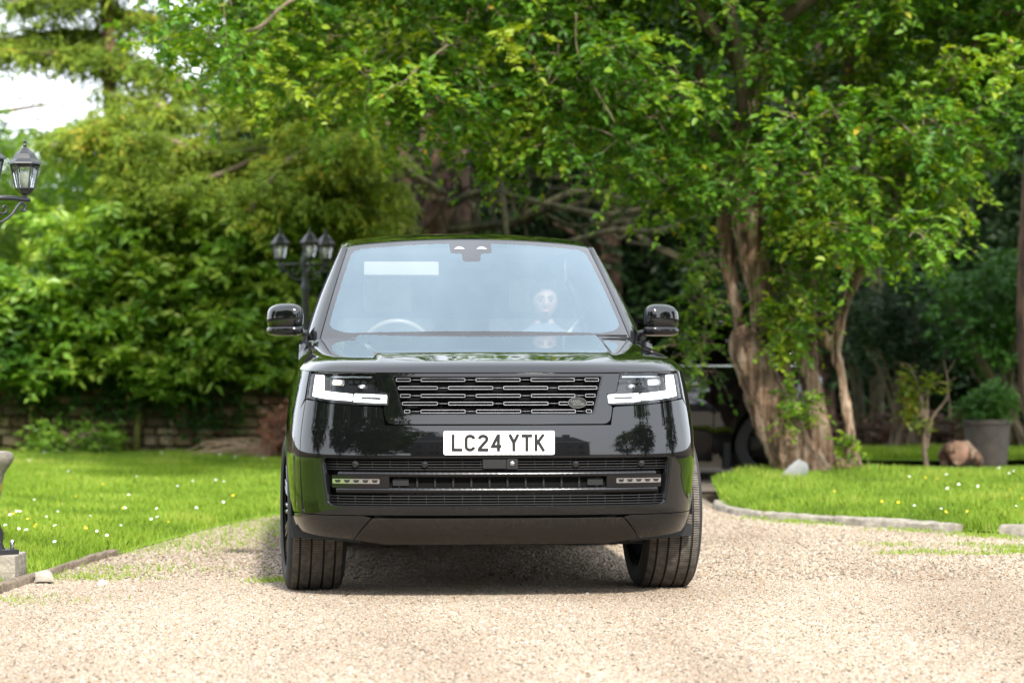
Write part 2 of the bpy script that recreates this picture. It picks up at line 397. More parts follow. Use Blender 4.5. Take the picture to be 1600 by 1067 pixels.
# ---- upper grille
bm = bmesh.new(); prism(bm, [(-.52, 1.085), (-.47, .875), (.47, .875), (.52, 1.085)], lambda x, z: (x, S(s_x(x), z, .07)[1], z), lambda x, z: (x, .4, z)); bmobj('grille_back', bm, M_VOID, car, smooth=False)
gframe = rounded([(-.509, GR_TOP + .004), (-.456, GR_BOT - .005), (.456, GR_BOT - .005), (.509, GR_TOP + .004)], [.008, .024, .024, .008])
trim('grille_frame', Soff(.0), sx(gframe), M_GLOSS, car, [sx([(x * .991, (z - .978) * .965 + .978) for x, z in gr_open])], h=.02, thick=.05)
for k in range(9):
    z = 1.06 - k * .0205; w = .50 - (1.068 - z) * .28
    bm = bmesh.new(); n = 24
    for i in range(n):
        pass
    tube(bm, [S(s_x(-w + 2 * w * i / n), z, .045) for i in range(n + 1)], .0035, 6); bmobj('grille_slat', bm, M_VOID, car)
for k in range(11):
    x = -.45 + .09 * k
    bm = bmesh.new(); tube(bm, [S(s_x(x * (1 - .0 * z)), z, .052) for z in (1.06, .98, .90)], .003, 6); bmobj('grille_rib', bm, M_VOID, car)
def grille_bar(x0, x1, z):
    hgt = .0150; wt = .0019
    def ringpts(i): return rounded([(x0 + i, z + hgt / 2 - i), (x0 + i, z - hgt / 2 + i), (x1 - i, z - hgt / 2 + i), (x1 - i, z + hgt / 2 - i)], .005 - i * .8, 3)
    O, I = ringpts(0), ringpts(wt); bm = bmesh.new(); n = len(O); L = []
    for poly in (O, I):
        for off in (.010, .028): L.append([bm.verts.new(S(s_x(x), zz, off)) for x, zz in poly])
    of, ob, jf, jb = L
    for k in range(n):
        q = (k + 1) % n
        bm.faces.new((of[k], of[q], jf[q], jf[k])); bm.faces.new((of[k], ob[k], ob[q], of[q])); bm.faces.new((jf[k], jf[q], jb[q], jb[k]))
    bmobj('grille_bar', bm, M_GRILLE, car, smooth=False)
def grille_link(x0, x1, z):
    bm = bmesh.new(); pts = [S(s_x(x0 + (x1 - x0) * i / 3), z, .013) for i in range(4)]; tube(bm, pts, .0015, 6); bmobj('grille_link', bm, M_GRILLE, car)
pitch, seg_l = .262, .212
for r, z in enumerate((1.0505, 1.013, .9765, .940, .9035)):
    w = .497 - (1.068 - z) * .285 - .004; x = (-.106 - 3 * pitch) if r % 2 == 0 else (-.106 - 3.5 * pitch); last = None
    while x < w:
        a, b = max(x, -w), min(x + seg_l, w)
        if b - a > .02:
            grille_bar(a, b, z)
            if last is not None: grille_link(last, a, z)
            last = b
        x += pitch
# ---- badge
BX, BZ = .372, .943
def text_mesh(body, size, ext=.001, bold=0., spacing=1.):
    cu = bpy.data.curves.new('t', 'FONT'); cu.body = body; cu.size = size; cu.extrude = ext; cu.offset = bold; cu.space_character = spacing
    cu.align_x = 'CENTER'; cu.align_y = 'CENTER'; o = bpy.data.objects.new('t', cu); col.objects.link(o)
    dg = bpy.context.evaluated_depsgraph_get(); me = bpy.data.meshes.new_from_object(o.evaluated_get(dg)); bpy.data.objects.remove(o); bpy.data.curves.remove(cu); return me
bm = bmesh.new(); yb = S(s_x(BX), BZ, 0)[1] + .004
ell = lambda k: [(BX + .0455 * k * math.cos(t), BZ + .0262 * k * math.sin(t)) for t in (2 * math.pi * i / 40 for i in range(40))]
R_ = []
for k, y in ((1, yb + .014), (1, yb), (.97, yb - .003), (.90, yb - .003), (.885, yb - .0012)): R_.append([bm.verts.new((x, y, z)) for x, z in ell(k)])
for a, b in zip(R_, R_[1:]):
    for i in range(40): bm.faces.new((a[i], a[(i + 1) % 40], b[(i + 1) % 40], b[i]))
badge = bmobj('badge', bm, M_CHROME, car, sharp=40)
bm = bmesh.new(); bm.faces.new([bm.verts.new((x, yb - .0008, z)) for x, z in ell(.89)]); bmobj('badge_field', bm, simple('badge_grey', (.02, .028, .024), .4), badge, smooth=False)
for body, dx, dz in (('LAND-', -.006, .0066), ('-ROVER', .004, -.0078)):
    me = text_mesh(body, .0172, .0006, .0007, .98); me.transform(Matrix.Translation((BX + dx, yb - .0022, BZ + dz)) @ Matrix.Rotation(math.pi / 2, 4, 'X'))
    link('badge_lettering', me, M_CHROME, badge)

# ---- number plate with drawn characters
pz0, pz1, pw = .702, .8135, .26
yp = S(0, .76)[1] - .012
bm = bmesh.new(); prism(bm, rounded([(-pw, pz1), (-pw, pz0), (pw, pz0), (pw, pz1)], .009), lambda x, z: (x, yp + .03 * (x / .8) ** 2, z), lambda x, z: (x, yp + .006 + .03 * (x / .8) ** 2, z))
plate = bmobj('number_plate', bm, M_WHITEP, car, smooth=False)
bm = bmesh.new(); box(bm, (0, yp + .014, .757), (.5, .014, .10)); bmobj('plate_holder', bm, M_GLOSS, car, smooth=False)
def arcp(cx, cy, rx, ry, a0, a1, n=10): return [(cx + rx * math.cos(math.radians(a0 + (a1 - a0) * k / n)), cy + ry * math.sin(math.radians(a0 + (a1 - a0) * k / n))) for k in range(n + 1)]
H_, W_ = .079, .050; t_ = .014; c_ = t_ / 2
GLY = {'L': [[(c_, H_), (c_, c_), (W_, c_)]],
       'C': [arcp(W_ / 2, H_ - .022, W_ / 2 - c_, .022 - c_, 5, 180) + arcp(W_ / 2, .022, W_ / 2 - c_, .022 - c_, 180, 355)],
       '2': [arcp(W_ / 2, H_ - .022, W_ / 2 - c_, .022 - c_, 175, -30, 12) + [(c_ + .002, c_ + .008), (c_, c_), (W_, c_)]],
       '4': [[(.036, 0), (.036, H_)], [(.034, H_ - .004), (c_ + .001, .0235), (W_, .0235)]],
       'Y': [[(c_ - .002, H_), (W_ / 2, .040)], [(W_ - c_ + .002, H_), (W_ / 2, .040)], [(W_ / 2, .042), (W_ / 2, 0)]],
       'T': [[(0, H_ - c_), (W_, H_ - c_)], [(W_ / 2, H_ - c_), (W_ / 2, 0)]],
       'K': [[(c_, 0), (c_, H_)], [(W_ - c_, H_), (c_ + .004, .036)], [(c_ + .010, .044), (W_ - c_ + .001, 0)]]}
def glyph(ch, x0):
    bm = bmesh.new()
    for j, st in enumerate(GLY[ch]):
        p = [np.array(q) for q in st]; Lf, Rt = [], []
        for i in range(len(p)):
            d0 = p[i] - p[i - 1] if i else p[1] - p[0]; d1 = p[i + 1] - p[i] if i + 1 < len(p) else d0
            d0 = d0 / np.linalg.norm(d0); d1 = d1 / np.linalg.norm(d1); n0 = np.array((-d0[1], d0[0])); n1 = np.array((-d1[1], d1[0])); nn = n0 + n1; nn = nn / np.linalg.norm(nn)
            k = c_ / max(.45, nn @ n0); Lf.append(p[i] + nn * k); Rt.append(p[i] - nn * k)
        f = lambda q, e: (x0 + q[0], yp + .03 * ((x0 + q[0]) / .8) ** 2 - .0006 - .0002 * j - e, .7185 + q[1])
        A = [bm.verts.new(f(q, 0)) for q in Lf]; B = [bm.verts.new(f(q, 0)) for q in Rt]
        for i in range(len(A) - 1): bm.faces.new((A[i], A[i + 1], B[i + 1], B[i]))
    bmobj('plate_character', bm, M_INK, plate, smooth=False)
x = -.2225
for ch in 'LC24 YTK':
    if ch == ' ': x += .033 - .011 + .0; continue
    glyph(ch, x); x += .061

# ---- lower grille
trim('lower_grille_frame', Soff(.001), sx([(q[0] * 1.004, (q[1] - .574) * 1.02 + .574) for q in lg_open]), M_GLOSS, car, [sx([(q[0] * .990, (q[1] - .574) * .955 + .574) for q in lg_open])], h=.02, thick=.05)
back = [(-.85, .70), (-.85, .45), (.85, .45), (.85, .70)]
trim('lower_grille_back', Soff(.075), sx(back), M_VOID, car, h=.05, thick=0)
def strip(name, x0, x1, z0, z1, off, m, r=.004, thick=.04, parent=car):
    return trim(name, Soff(off), sx(rounded([(x0, z1), (x0, z0), (x1, z0), (x1, z1)], r)), m, parent, h=.02, thick=thick)
for z in (.682, .669, .656, .643, .632, .507, .494, .481, .469):
    w = .822 - (.69 - z) * .09
    bm = bmesh.new(); tube(bm, [S(s_x(-w + 2 * w * i / 30), z, .022) for i in range(31)], .0026, 6); bmobj('lower_grille_slat', bm, M_MATTE, car)
for k in range(19):
    x = -.765 + .085 * k
    for z0, z1 in ((.63, .688), (.462, .512)):
        bm = bmesh.new(); tube(bm, [S(s_x(x), z0, .025), S(s_x(x), z1, .025)], .0022, 6); bmobj('lower_grille_rib', bm, M_MATTE, car)
# gloss blades running through the opening, the slot between them
def blade(name, w, z0, z1):
    zc, hz = (z0 + z1) / 2, (z1 - z0) / 2
    trim(name, lambda s, z: S(s, z, .016 - .011 * (1 - ((z - zc) / hz) ** 2)), sx(rounded([(-w, z1), (-w, z0), (w, z0), (w, z1)], .004)), M_BLADE_G, car, h=.007, thick=.03, grid=(4, 1))
blade('upper_blade', .755, .5945, .6235); blade('lower_blade', .765, .519, .549)
strip('blade_slot', -.76, .76, .546, .597, .045, M_VOID, thick=.02)
for k in range(12):
    x = -.47 + .0855 * k; strip('slot_rib', x - .004, x + .004, .549, .594, .034, M_MATTE, .001)
for sg in (1, -1):
    a, b = sorted((.425 * sg, .50 * sg)); strip('duct_cover', a, b, .556, .588, .03, M_MATTE)
    a, b = sorted((.515 * sg, .785 * sg)); strip('fog_lamp_panel', a, b, .546, .604, .009, M_GLOSS)
    fl = strip('fog_lamp', *sorted((.56 * sg, .782 * sg)), .566, .588, .0075, M_CHROME, .003, .02)
    for k in range(5):
        xa = (.563 + .0437 * k) * sg; xb = xa + .038 * sg; q = [(min(xa, xb) + .004, .584), (min(xa, xb) + .010, .571), (max(xa, xb) - .010, .571), (max(xa, xb) - .004, .584)]
        trim('fog_lamp_cell', Soff(.0062), sx(q), simple('lamp_cell_dark', (.02, .02, .022), .15) if 'lamp_cell_dark' not in MATS else MATS['lamp_cell_dark'], fl, h=.02, thick=.003)
def sensor(x, z):
    bm = bmesh.new(); p = S(s_x(x), z, .012); lathe(bm, [(.0165, .012), (.0165, 0), (.013, -.003), (.012, -.001), (.006, -.002), (.001, -.002)], 20, axis='z')
    bm.transform(Matrix.Translation(p) @ Matrix.Rotation(-math.pi / 2, 4, 'X')); bmobj('parking_sensor', bm, M_DARKMET, car, sharp=30)
for x in (-.672, -.347, .363, .682): sensor(x, .657)
strip('radar_panel', -.075, .035, .637, .683, .010, M_MATTE); cp = strip('front_camera', .038, .088, .635, .683, .006, M_MATTE, .006)
bm = bmesh.new(); lathe(bm, [(.012, .01), (.012, -.002), (.009, -.004), (.002, -.006)], 16); bm.transform(Matrix.Translation(S(s_x(.062), .66, .004)) @ Matrix.Rotation(-math.pi / 2, 4, 'X')); bmobj('camera_lens', bm, M_CHROME, cp)

# ---- headlights
def hpoly(poly, sg): return [(s_x(x * sg), z) for x, z in (poly if sg > 0 else poly[::-1])]
simple('warm_lamp_pale', (.9, .8, .6), .3, emit=(1, .82, .42), estr=.9)
M_HBACK = simple('headlamp_black', (.012, .012, .014), .2)
for sg in (1, -1):
    hl = empty('headlight', (0, 0, 0), 0, car)
    hull = rounded([(.527, .936), (.527, .983), (.571, .989), (.597, 1.080), (.90, 1.080), (.925, 1.078), (.922, .962), (.885, .954), (.80, .943), (.70, .935)], .005)
    trim('lamp_housing', Soff(.045), hpoly([((x - .72) * 1.05 + .72, (z - 1.01) * 1.05 + 1.01) for x, z in hull], sg), M_HBACK, hl, h=.02, thick=0)
    trim('lamp_lens', S, hpoly(hull, sg), M_LENS, hl, h=.02, thick=.01)
    a = rounded([(.532, .9425), (.530, .980), (.688, .986), (.694, .949)], .004)
    trim('daylight_bar', Soff(.010), hpoly(a, sg), M_DRL, hl, [hpoly([(.558, .957), (.558, .9695), (.655, .973), (.655, .9605)], sg)], h=.012, thick=.008)
    a = rounded([(.702, .953), (.698, .984), (.856, .999), (.866, 1.072), (.912, 1.072), (.910, .972), (.86, .964), (.80, .959)], .004)
    trim('daylight_hook', Soff(.010), hpoly(a, sg), M_DRL, hl, h=.012, thick=.008)
    a = [(.61, 1.06), (.61, 1.067), (.83, 1.067), (.83, 1.060)]
    trim('lamp_brow', Soff(.02), hpoly(a, sg), M_CHROME, hl, h=.02, thick=.004)
    a = rounded([(.755, 1.022), (.752, 1.050), (.835, 1.054), (.832, 1.024)], .012)
    trim('main_beam', Soff(.028), hpoly(a, sg), M_CHROME, hl, h=.02, thick=.01)
    trim('beam_glow', Soff(.024), hpoly(rounded([(.768, 1.028), (.766, 1.048), (.815, 1.050), (.818, 1.028)], .010), sg), M_AMBER if sg < 0 else MATS['warm_lamp_pale'], hl, h=.02, thick=.004)
    bm = bmesh.new(); lathe(bm, [(.018, .02), (.018, -.004), (.014, -.006), (.012, -.002), (.001, .0)], 20); bm.transform(Matrix.Translation(S(s_x(.655 * sg), 1.020, .02)) @ Matrix.Rotation(-math.pi / 2, 4, 'X') @ Matrix.Diagonal((1, .45, 1, 1)))
    bmobj('projector', bm, M_CHROME, hl)
    for k in range(3):
        a = [(.64 + .035 * k, 1.034), (.64 + .035 * k, 1.045), (.662 + .035 * k, 1.045), (.662 + .035 * k, 1.034)]; trim('reflector', Soff(.03), hpoly(a, sg), M_DARKMET, hl, h=.02, thick=.01)

# ---- sides
def wall_poly(y0, y1, z0, z1, arches):
    """door-like outline in (y,z), bottom edge follows wheel arches"""
    out = [(y0, z1 if not callable(z1) else z1(y0)), ]
    pts = [(y0, z0)]
    return out
def side_panel(name, ypoly, m=M_PAINT, h=.035):
    for sg in (1, -1):
        q = [(s_y(y), z) for y, z in ypoly]; q = q if sg > 0 else mirror(q)
        trim(name, S, q, m, car, h=h, thick=.015)
arcpts = lambda yc, a0, a1, n=12: [(yc - AR * math.cos(a0 + (a1 - a0) * k / n), .395 + AR * math.sin(a0 + (a1 - a0) * k / n)) for k in range(n + 1)]
ze_y = lambda y: z_e(s_y(y)) - .004
y_h = PLAN[int(np.searchsorted(PS, s_x(.935)))][1]
side_panel('front_wing', [(1.56, ze_y(1.56)), (1.1, ze_y(1.1)), (.7, ze_y(.7)), (.45, ze_y(.45)), (y_h + .012, ze_y(y_h + .01)), (y_h + .006, .962), (y_h + .05, .90), (.438, .80), (.478, .70)] + arcpts(.88, .615, math.pi - .03) + [(1.56, .40)])
side_panel('front_door', [(1.567, .36), (1.567, 1.155), (2.75, 1.165), (2.75, .36)])
side_panel('rear_door', [(2.757, .36), (2.757, 1.165), (3.75, 1.17), (3.75, .81)] + arcpts(3.877, math.pi / 2 - .3, .05)[::1] + [(3.42, .36)])
side_panel('rear_quarter', [(3.757, .825), (3.757, 1.17), (4.6, 1.17)] + [(4.6, .40)] + arcpts(3.877, math.pi - .03, math.pi / 2 - .27))
side_panel('sill', [(1.30, .352), (3.46, .352), (3.46, .27), (1.30, .27)], M_GLOSS)
rear = [(s_y(4.606), 1.17), (s_y(4.606), .40), (s_y(4.95), .35), (SMAX - .001, .35), (SMAX - .001, 1.15), (s_y(4.95), 1.15)]
for sg in (1, -1): trim('tailgate_half', S, rear if sg > 0 else mirror(rear), M_PAINT, car, h=.05)

# ---- bonnet
edge_s = np.linspace(-s_y(1.60), s_y(1.60), 321)
edge = np.array([S(s, z_e(s)) for s in edge_s]); Ea, Eb = edge[:-1, :2], edge[1:, :2]; Ed = Eb - Ea; El = (Ed ** 2).sum(1)
BASE = smooth_tab((-.3, 0, .15, .5, 1.0, 1.45, 1.8), (1.09, 1.122, 1.137, 1.168, 1.206, 1.238, 1.26))
cowl_y = lambda x: 1.42 + .24 * (x / .82) ** 2
def bonnet(x, y):
    p = np.array((x, y)); t = np.clip(((p - Ea) * Ed).sum(1) / El, 0, 1); q = Ea + Ed * t[:, None]; dd = ((p - q) ** 2).sum(1)
    # soft minimum keeps the surface smooth where two edges are equally near
    i = int(dd.argmin()); e = math.sqrt(dd[i]); w_ = p - q[i]; e = e if Ed[i, 0] * w_[1] - Ed[i, 1] * w_[0] > 0 else -e; ze = edge[i, 2] + (edge[i + 1, 2] - edge[i, 2]) * t[i]
    b = float(np.interp(y, BASE[0], BASE[1])) + .014 * (1 - (x / .9) ** 2)
    xb = .575 + .055 * (y - .2); fr = min(1, max(0, (y - .16) / .16)); fr = fr * fr * (3 - 2 * fr)
    k = min(1, max(0, (xb - abs(x)) / .035)); k = k * k * (3 - 2 * k)
    b += .016 * k * fr
    return (x, y, ze + (b - ze) * (1 - math.exp(-e / .048)))
be = [tuple(p[:2]) for p in edge[::2]]
be = [p for p in be if p[1] < cowl_y(p[0]) - .02]
outl = be + [(x, cowl_y(x) - .02) for x in np.linspace(be[-1][0] - .004, be[0][0] + .004, 40)]
C0 = np.array((0, .75)); rings = []
for f in (.008, .018, .03, .044, .062, .085):
    for k in range(0, len(edge) - 1, 2):
        a = edge[k, :2]; d = edge[k + 1, :2] - a; n = np.array((-d[1], d[0])); n /= np.linalg.norm(n)
        if n @ (C0 - a) < 0: n = -n
        rings.append(a + n * f)
for sg in (1, -1):
    for y in np.arange(.14, 1.62, .016):
        for d_ in (-.003, .003, .009, .0175, .026, .032, .038): rings.append(np.array((sg * (.575 + .055 * (y - .2) - d_), y)))
trim('bonnet', bonnet, outl, M_PAINT, car, h=.022, rings=rings, thick=.012)
bm = bmesh.new(); prism(bm, [(x, y) for x, y in [(p[0] * .985, p[1] + .03) for p in edge[::8]]], lambda x, y: (x, y, 1.04), lambda x, y: (x, y, .94)); bmobj('engine_bay_cover', bm, M_VOID, car, smooth=False)

# ---- windscreen and its black border, cowl, pillars, roof, side glass
def Wf(a, b, off=0.):
    A, B = a / .8, b / .95; hw = .822 - .162 * B
    return (A * hw, 1.44 + .80 * B + (.25 - .13 * B) * A * A + off * .55, 1.244 + .545 * B - (.012 + .022 * B) * A * A + .018 * math.sin(math.pi * min(1, max(0, B))) - off * .8)
def w2(poly): return [(a * .8, b * .95) for a, b in poly]
ws_out = w2(rounded([(-1, 0.0), (1, 0.0), (1, 1), (-1, 1)], [.01, .01, .03, .03]))
clear = w2(rounded([(-.97, .13), (-.85, .07), (.85, .07), (.97, .13), (.955, .915), (.90, .95), (.17, .955), (.165, .845), (.075, .835), (.07, .76), (.05, .745), (-.05, .745), (-.07, .76), (-.075, .835), (-.165, .845), (-.17, .955), (-.90, .95), (-.955, .915)],
                   [.06, .1, .1, .06, .05, .05] + [.015] * 10 + [.05, .05]))
wscr = trim('windscreen', Wf, clear, M_WSCREEN, car, h=.03, thick=0)
trim('windscreen_border', Wf, ws_out, M_FRIT, wscr, [clear], h=.03, thick=.005)
M_EYE = simple('camera_window_grey', (.35, .37, .40), .3)
for sg in (1, -1):
    trim('camera_window', lambda a, b: Wf(a, b, -.002), w2(rounded([(.045 * sg, .885), (.135 * sg, .885), (.115 * sg, .91), (.09 * sg, .92), (.065 * sg, .91)][::sg], .01)), M_EYE, wscr, h=.02, thick=0)
def ruled(name, A, B, m, bulge=0, n=8, parent=car, outward=None):
    vs_, fs = [], []; N = len(A)
    for i in range(N):
        a, b = V(A[i]), V(B[i])
        for k in range(n + 1):
            t = k / n; p = a.lerp(b, t)
            if bulge: p += (outward(p)) * bulge * 4 * t * (1 - t)
            vs_.append(p)
    for i in range(N - 1):
        for k in range(n):
            q = i * (n + 1) + k; fs.append((q, q + 1, q + n + 2, q + n + 1))
    me = mesh(name, vs_, fs); bmm = bmesh.new(); bmm.from_mesh(me); bmesh.ops.recalc_face_normals(bmm, faces=bmm.faces); bmm.to_mesh(me); bmm.free()
    return link(name, me, m, parent)
xs = np.linspace(-.86, .86, 41)
ruled('cowl_panel', [(x, cowl_y(x) - .05, 1.20) for x in xs], [(x, cowl_y(x) + .10, 1.247) for x in xs], M_MATTE)
def Hs(y, z, sg): t = (z - 1.15) / .60; return (sg * (.918 - .222 * t + .02 * math.sin(math.pi * min(1, max(0, t)))), y, z)
apy = lambda z: 1.73 + (z - 1.17) / .585 * .66
for sg in (1, -1):
    bs = np.linspace(-.06, 1.0, 26)
    A = [V(Wf(.8 * sg * 1.006, .95 * b)) for b in bs]; B = [V(Hs(apy(p.z) - .012, p.z - .012, sg)) for p in A]
    ruled('windscreen_pillar', A, B, M_PAINT, .013, 8, car, lambda p: V((sg * .8, -.5, .3)).normalized())
    f = lambda y, z, sg=sg: Hs(y, z, sg)
    q1 = [(apy(1.17), 1.17), (apy(1.745), 1.745), (2.86, 1.75), (2.86, 1.17)]; q2 = [(2.94, 1.17), (2.94, 1.75), (4.0, 1.745), (4.62, 1.62), (4.72, 1.17)]
    for q in (q1, q2):
        q = rounded(q, .02); trim('side_window', f, q if sg < 0 else q[::-1], M_SIDEGL, car, h=.06, thick=.006)
    trim('window_surround', lambda y, z, sg=sg: (Hs(y, z, sg)[0] - sg * .012, y, z), [(apy(1.14), 1.14), (apy(1.76) - .0, 1.76), (4.3, 1.76), (4.75, 1.6), (4.9, 1.14)], M_GLOSS, car, [rounded(q1, .02), rounded(q2, .02)], h=.06, thick=0)
def Rf(x, y):
    f = y - 2.24 - .12 * (x / .67) ** 2
    z = 1.792 + .075 * (1 - math.exp(-max(-.1, f) / .42)) - .034 * (x / .67) ** 2 - .055 * math.exp(-(.712 - abs(x)) / .030) - (max(0, y - 3.3) / 1.6) ** 2 * .10
    return (x, y, z)
ro = [(x, 2.247 + .12 * (x / .67) ** 2) for x in np.linspace(-.695, .695, 30)] + [(.70, 3.4), (.69, 4.4), (.66, 4.85), (-.66, 4.85), (-.69, 4.4), (-.70, 3.4)]
rr = [(sg * (.70 - q), y) for sg in (1, -1) for q in (.012, .025, .04, .06) for y in np.arange(2.3, 4.8, .06)]
trim('roof_panel', Rf, ro, M_PAINT, car, h=.05, rings=rr, thick=.02)
ruled('rear_window', [(x, 4.86 + .0 * x, 1.75) for x in np.linspace(-.66, .66, 9)], [(x, 4.98, 1.15) for x in np.linspace(-.86, .86, 9)], M_SIDEGL)
# wipers
for x0, x1, dz in ((.44, .80, 0), (.62, .82, -.012)):
    bm = bmesh.new(); pts = [V(Wf(.8 * (x0 + (x1 - x0) * k / 8) / .82, .95 * (.02 + .012 * k / 8))) + V((0, -.018, .012 + dz)) for k in range(9)]
    tube(bm, pts, [.0035 + .003 * (k > 5) for k in range(9)], 6); bmobj('wiper', bm, M_MATTE, car)

# ---- mirrors
for sg in (1, -1):
    mr = empty('wing_mirror', (1.005 * sg, 1.86, 1.345), 0, car)
    def blob(a, b, c, e, zc=0, cut=None):
        vs_, fs = [], []; nu, nv = 32, 18
        se = lambda w, m: math.copysign(abs(w) ** m, w)
        for j in range(nv + 1):
            ph = -math.pi / 2 + math.pi * j / nv
            for i in range(nu):
                th = 2 * math.pi * i / nu
                x, y, z = a * se(math.cos(ph), e) * se(math.cos(th), e), b * se(math.cos(ph), .8) * se(math.sin(th), .8), c * se(math.sin(ph), e)
                if z > 0: x = x - .028 * sg * (z / c) ** 2 * (1 if x * sg > 0 else -.2)
                y = max(y, -b) if y < 0 else y * .5
                vs_.append((x, y + .02 * (x * sg / a), z + zc))
        for j in range(nv):
            for i in range(nu): fs.append((j * nu + i, j * nu + (i + 1) % nu, (j + 1) * nu + (i + 1) % nu, (j + 1) * nu + i))
        return vs_, fs
    vs_, fs = blob(.098, .085, .074, .55, .018); obj('mirror_cap', vs_, fs, M_PAINT, mr)
    vs_, fs = blob(.099, .088, .032, .6, -.052); obj('mirror_skirt', vs_, fs, M_GLOSS, mr)
    bm = bmesh.new(); tube(bm, [(-.03 * sg, .02, -.066), (-.10 * sg, .02, -.066), (-.15 * sg, .03, -.085)], [.02, .018, .022], 10); bmobj('mirror_arm', bm, M_GLOSS, mr)
    bm = bmesh.new(); prism(bm, rounded([(-.085, .07), (-.085, -.055), (.085, -.055), (.085, .07)], .03), lambda x, z: (x, .047, z + .01), lambda x, z: (x, .05, z + .01)); bmobj('mirror_glass', bm, simple('mirror_silver', (.8, .8, .8), .02, metal=1) if 'mirror_silver' not in MATS else MATS['mirror_silver'], mr, smooth=False)

# ---- wheels
def tyre_mat():
    m, nt, b = mat('tyre_rubber'); L = nt.links.new
    uv = nt.nodes.new('ShaderNodeUVMap'); sp = nt.nodes.new('ShaderNodeSeparateXYZ'); L(uv.outputs[0], sp.inputs[0])
    w = nt.nodes.new('ShaderNodeTexWave'); w.wave_type = 'BANDS'; w.bands_direction = 'X'; w.inputs['Scale'].default_value = 26; w.inputs['Distortion'].default_value = .6; w.inputs['Detail'].default_value = 1
    L(uv.outputs[0], w.inputs['Vector'])
    r = nt.nodes.new('ShaderNodeValToRGB'); r.color_ramp.elements[0].position = .0; r.color_ramp.elements[0].color = (.12, .12, .12, 1); r.color_ramp.elements[1].position = .34; L(w.outputs['Fac'], r.inputs['Fac'])
    bp = nt.nodes.new('ShaderNodeBump'); bp.inputs['Distance'].default_value = .006; bp.inputs['Strength'].default_value = .9; L(r.outputs['Color'], bp.inputs['Height']); L(bp.outputs['Normal'], b.inputs['Normal'])
    n = nt.nodes.new('ShaderNodeTexNoise'); n.inputs['Scale'].default_value = 30; n.inputs['Detail'].default_value = 6; t = nt.nodes.new('ShaderNodeTexCoord'); L(t.outputs['Object'], n.inputs['Vector'])
    c = nt.nodes.new('ShaderNodeValToRGB'); c.color_ramp.elements[0].position = .3; c.color_ramp.elements[1].position = .75; c.color_ramp.elements[0].color = (.085, .074, .062, 1); c.color_ramp.elements[1].color = (.19, .168, .142, 1)
    L(n.outputs['Fac'], c.inputs['Fac']); mm = nt.nodes.new('ShaderNodeMix'); mm.data_type = 'RGBA'; mm.blend_type = 'MULTIPLY'; mm.inputs['Factor'].default_value = .7
    L(c.outputs['Color'], mm.inputs['A']); L(r.outputs['Color'], mm.inputs['B']); L(mm.outputs['Result'], b.inputs['Base Color']); b.inputs['Roughness'].default_value = .8; b.inputs['Specular IOR Level'].default_value = .25
    return m
M_TYRE = tyre_mat(); M_SIDEW = simple('tyre_sidewall', (.025, .024, .023), .7, spec=.3)
TR = .395
def tyre(parent):
    w = .1425; pr = [(.28, -w + .02), (.30, -w + .004), (.335, -w - .002), (.368, -w + .008), (.385, -w + .022), (.391, -w + .035)]
    g = [-.085, -.030, .030, .085]; x = -w + .035
    for gx in g: pr += [(.3945, gx - .0055), (.386, gx - .0045), (.386, gx + .0045), (.3945, gx + .0055)]
    pr += [(.391, w - .035), (.385, w - .022), (.368, w - .008), (.335, w + .002), (.30, w - .004), (.28, w - .02)]
    seg = 96; vs_, fs, uvs = [], [], []
    acc = [0]
    for a, b in zip(pr, pr[1:]): acc.append(acc[-1] + math.hypot(a[0] - b[0], a[1] - b[1]))
    for r, h in pr:
        for k in range(seg): a = 2 * math.pi * k / seg; vs_.append((h, r * math.cos(a), r * math.sin(a)))
    for j in range(len(pr) - 1):
        for k in range(seg): fs.append((j * seg + k, j * seg + (k + 1) % seg, (j + 1) * seg + (k + 1) % seg, (j + 1) * seg + k)); uvs += [(k / seg * 2.48, acc[j]), ((k + 1) / seg * 2.48, acc[j]), ((k + 1) / seg * 2.48, acc[j + 1]), (k / seg * 2.48, acc[j + 1])]
    me = mesh('tyre', vs_, fs); uv = me.uv_layers.new(name='UVMap')
    for i, l in enumerate(uvs): uv.data[i].uv = l
    me.materials.append(M_TYRE); me.materials.append(M_SIDEW)
    for p in me.polygons:
        j = p.index // seg
        if j < 4 or j >= len(pr) - 5 or pr[j][0] < .39 and pr[j + 1][0] < .39: p.material_index = 1
    me.set_sharp_from_angle(angle=math.radians(40)); return link('tyre', me, None, parent)
def make_wheel(parent, loc, sg):
    wh = empty('wheel', loc, 0 if sg > 0 else math.pi, parent); tyre(wh)
    bm = bmesh.new(); lathe(bm, [(.272, .135), (.288, .128), (.288, .12), (.265, .10), (.255, -.12), (.28, -.135)], 64, axis='x', caps=False); bmobj('rim', bm, M_RIM, wh, sharp=35)
    for k in range(12):
        a = 2 * math.pi * k / 12; bm = bmesh.new()
        for da in (-.075, .075):
            p0 = V((.085, .06 * math.cos(a + da * 2), .06 * math.sin(a + da * 2))); p1 = V((.115, .268 * math.cos(a + da), .268 * math.sin(a + da)))
            tube(bm, [p0, p0.lerp(p1, .6) + V((.012, 0, 0)), p1], [.016, .012, .013], 6)
        bmobj('spoke', bm, M_RIM, wh)
    bm = bmesh.new(); lathe(bm, [(.085, .06), (.08, .095), (.04, .102), (.035, .108), (.001, .108)], 24, axis='x', caps=False); bmobj('hub', bm, M_DARKMET, wh, sharp=35)
    bm = bmesh.new(); lathe(bm, [(.19, .02), (.19, .045), (.001, .045)], 32, axis='x', caps=False); bmobj('brake_disc', bm, M_DARKMET, wh, sharp=35)
    return wh
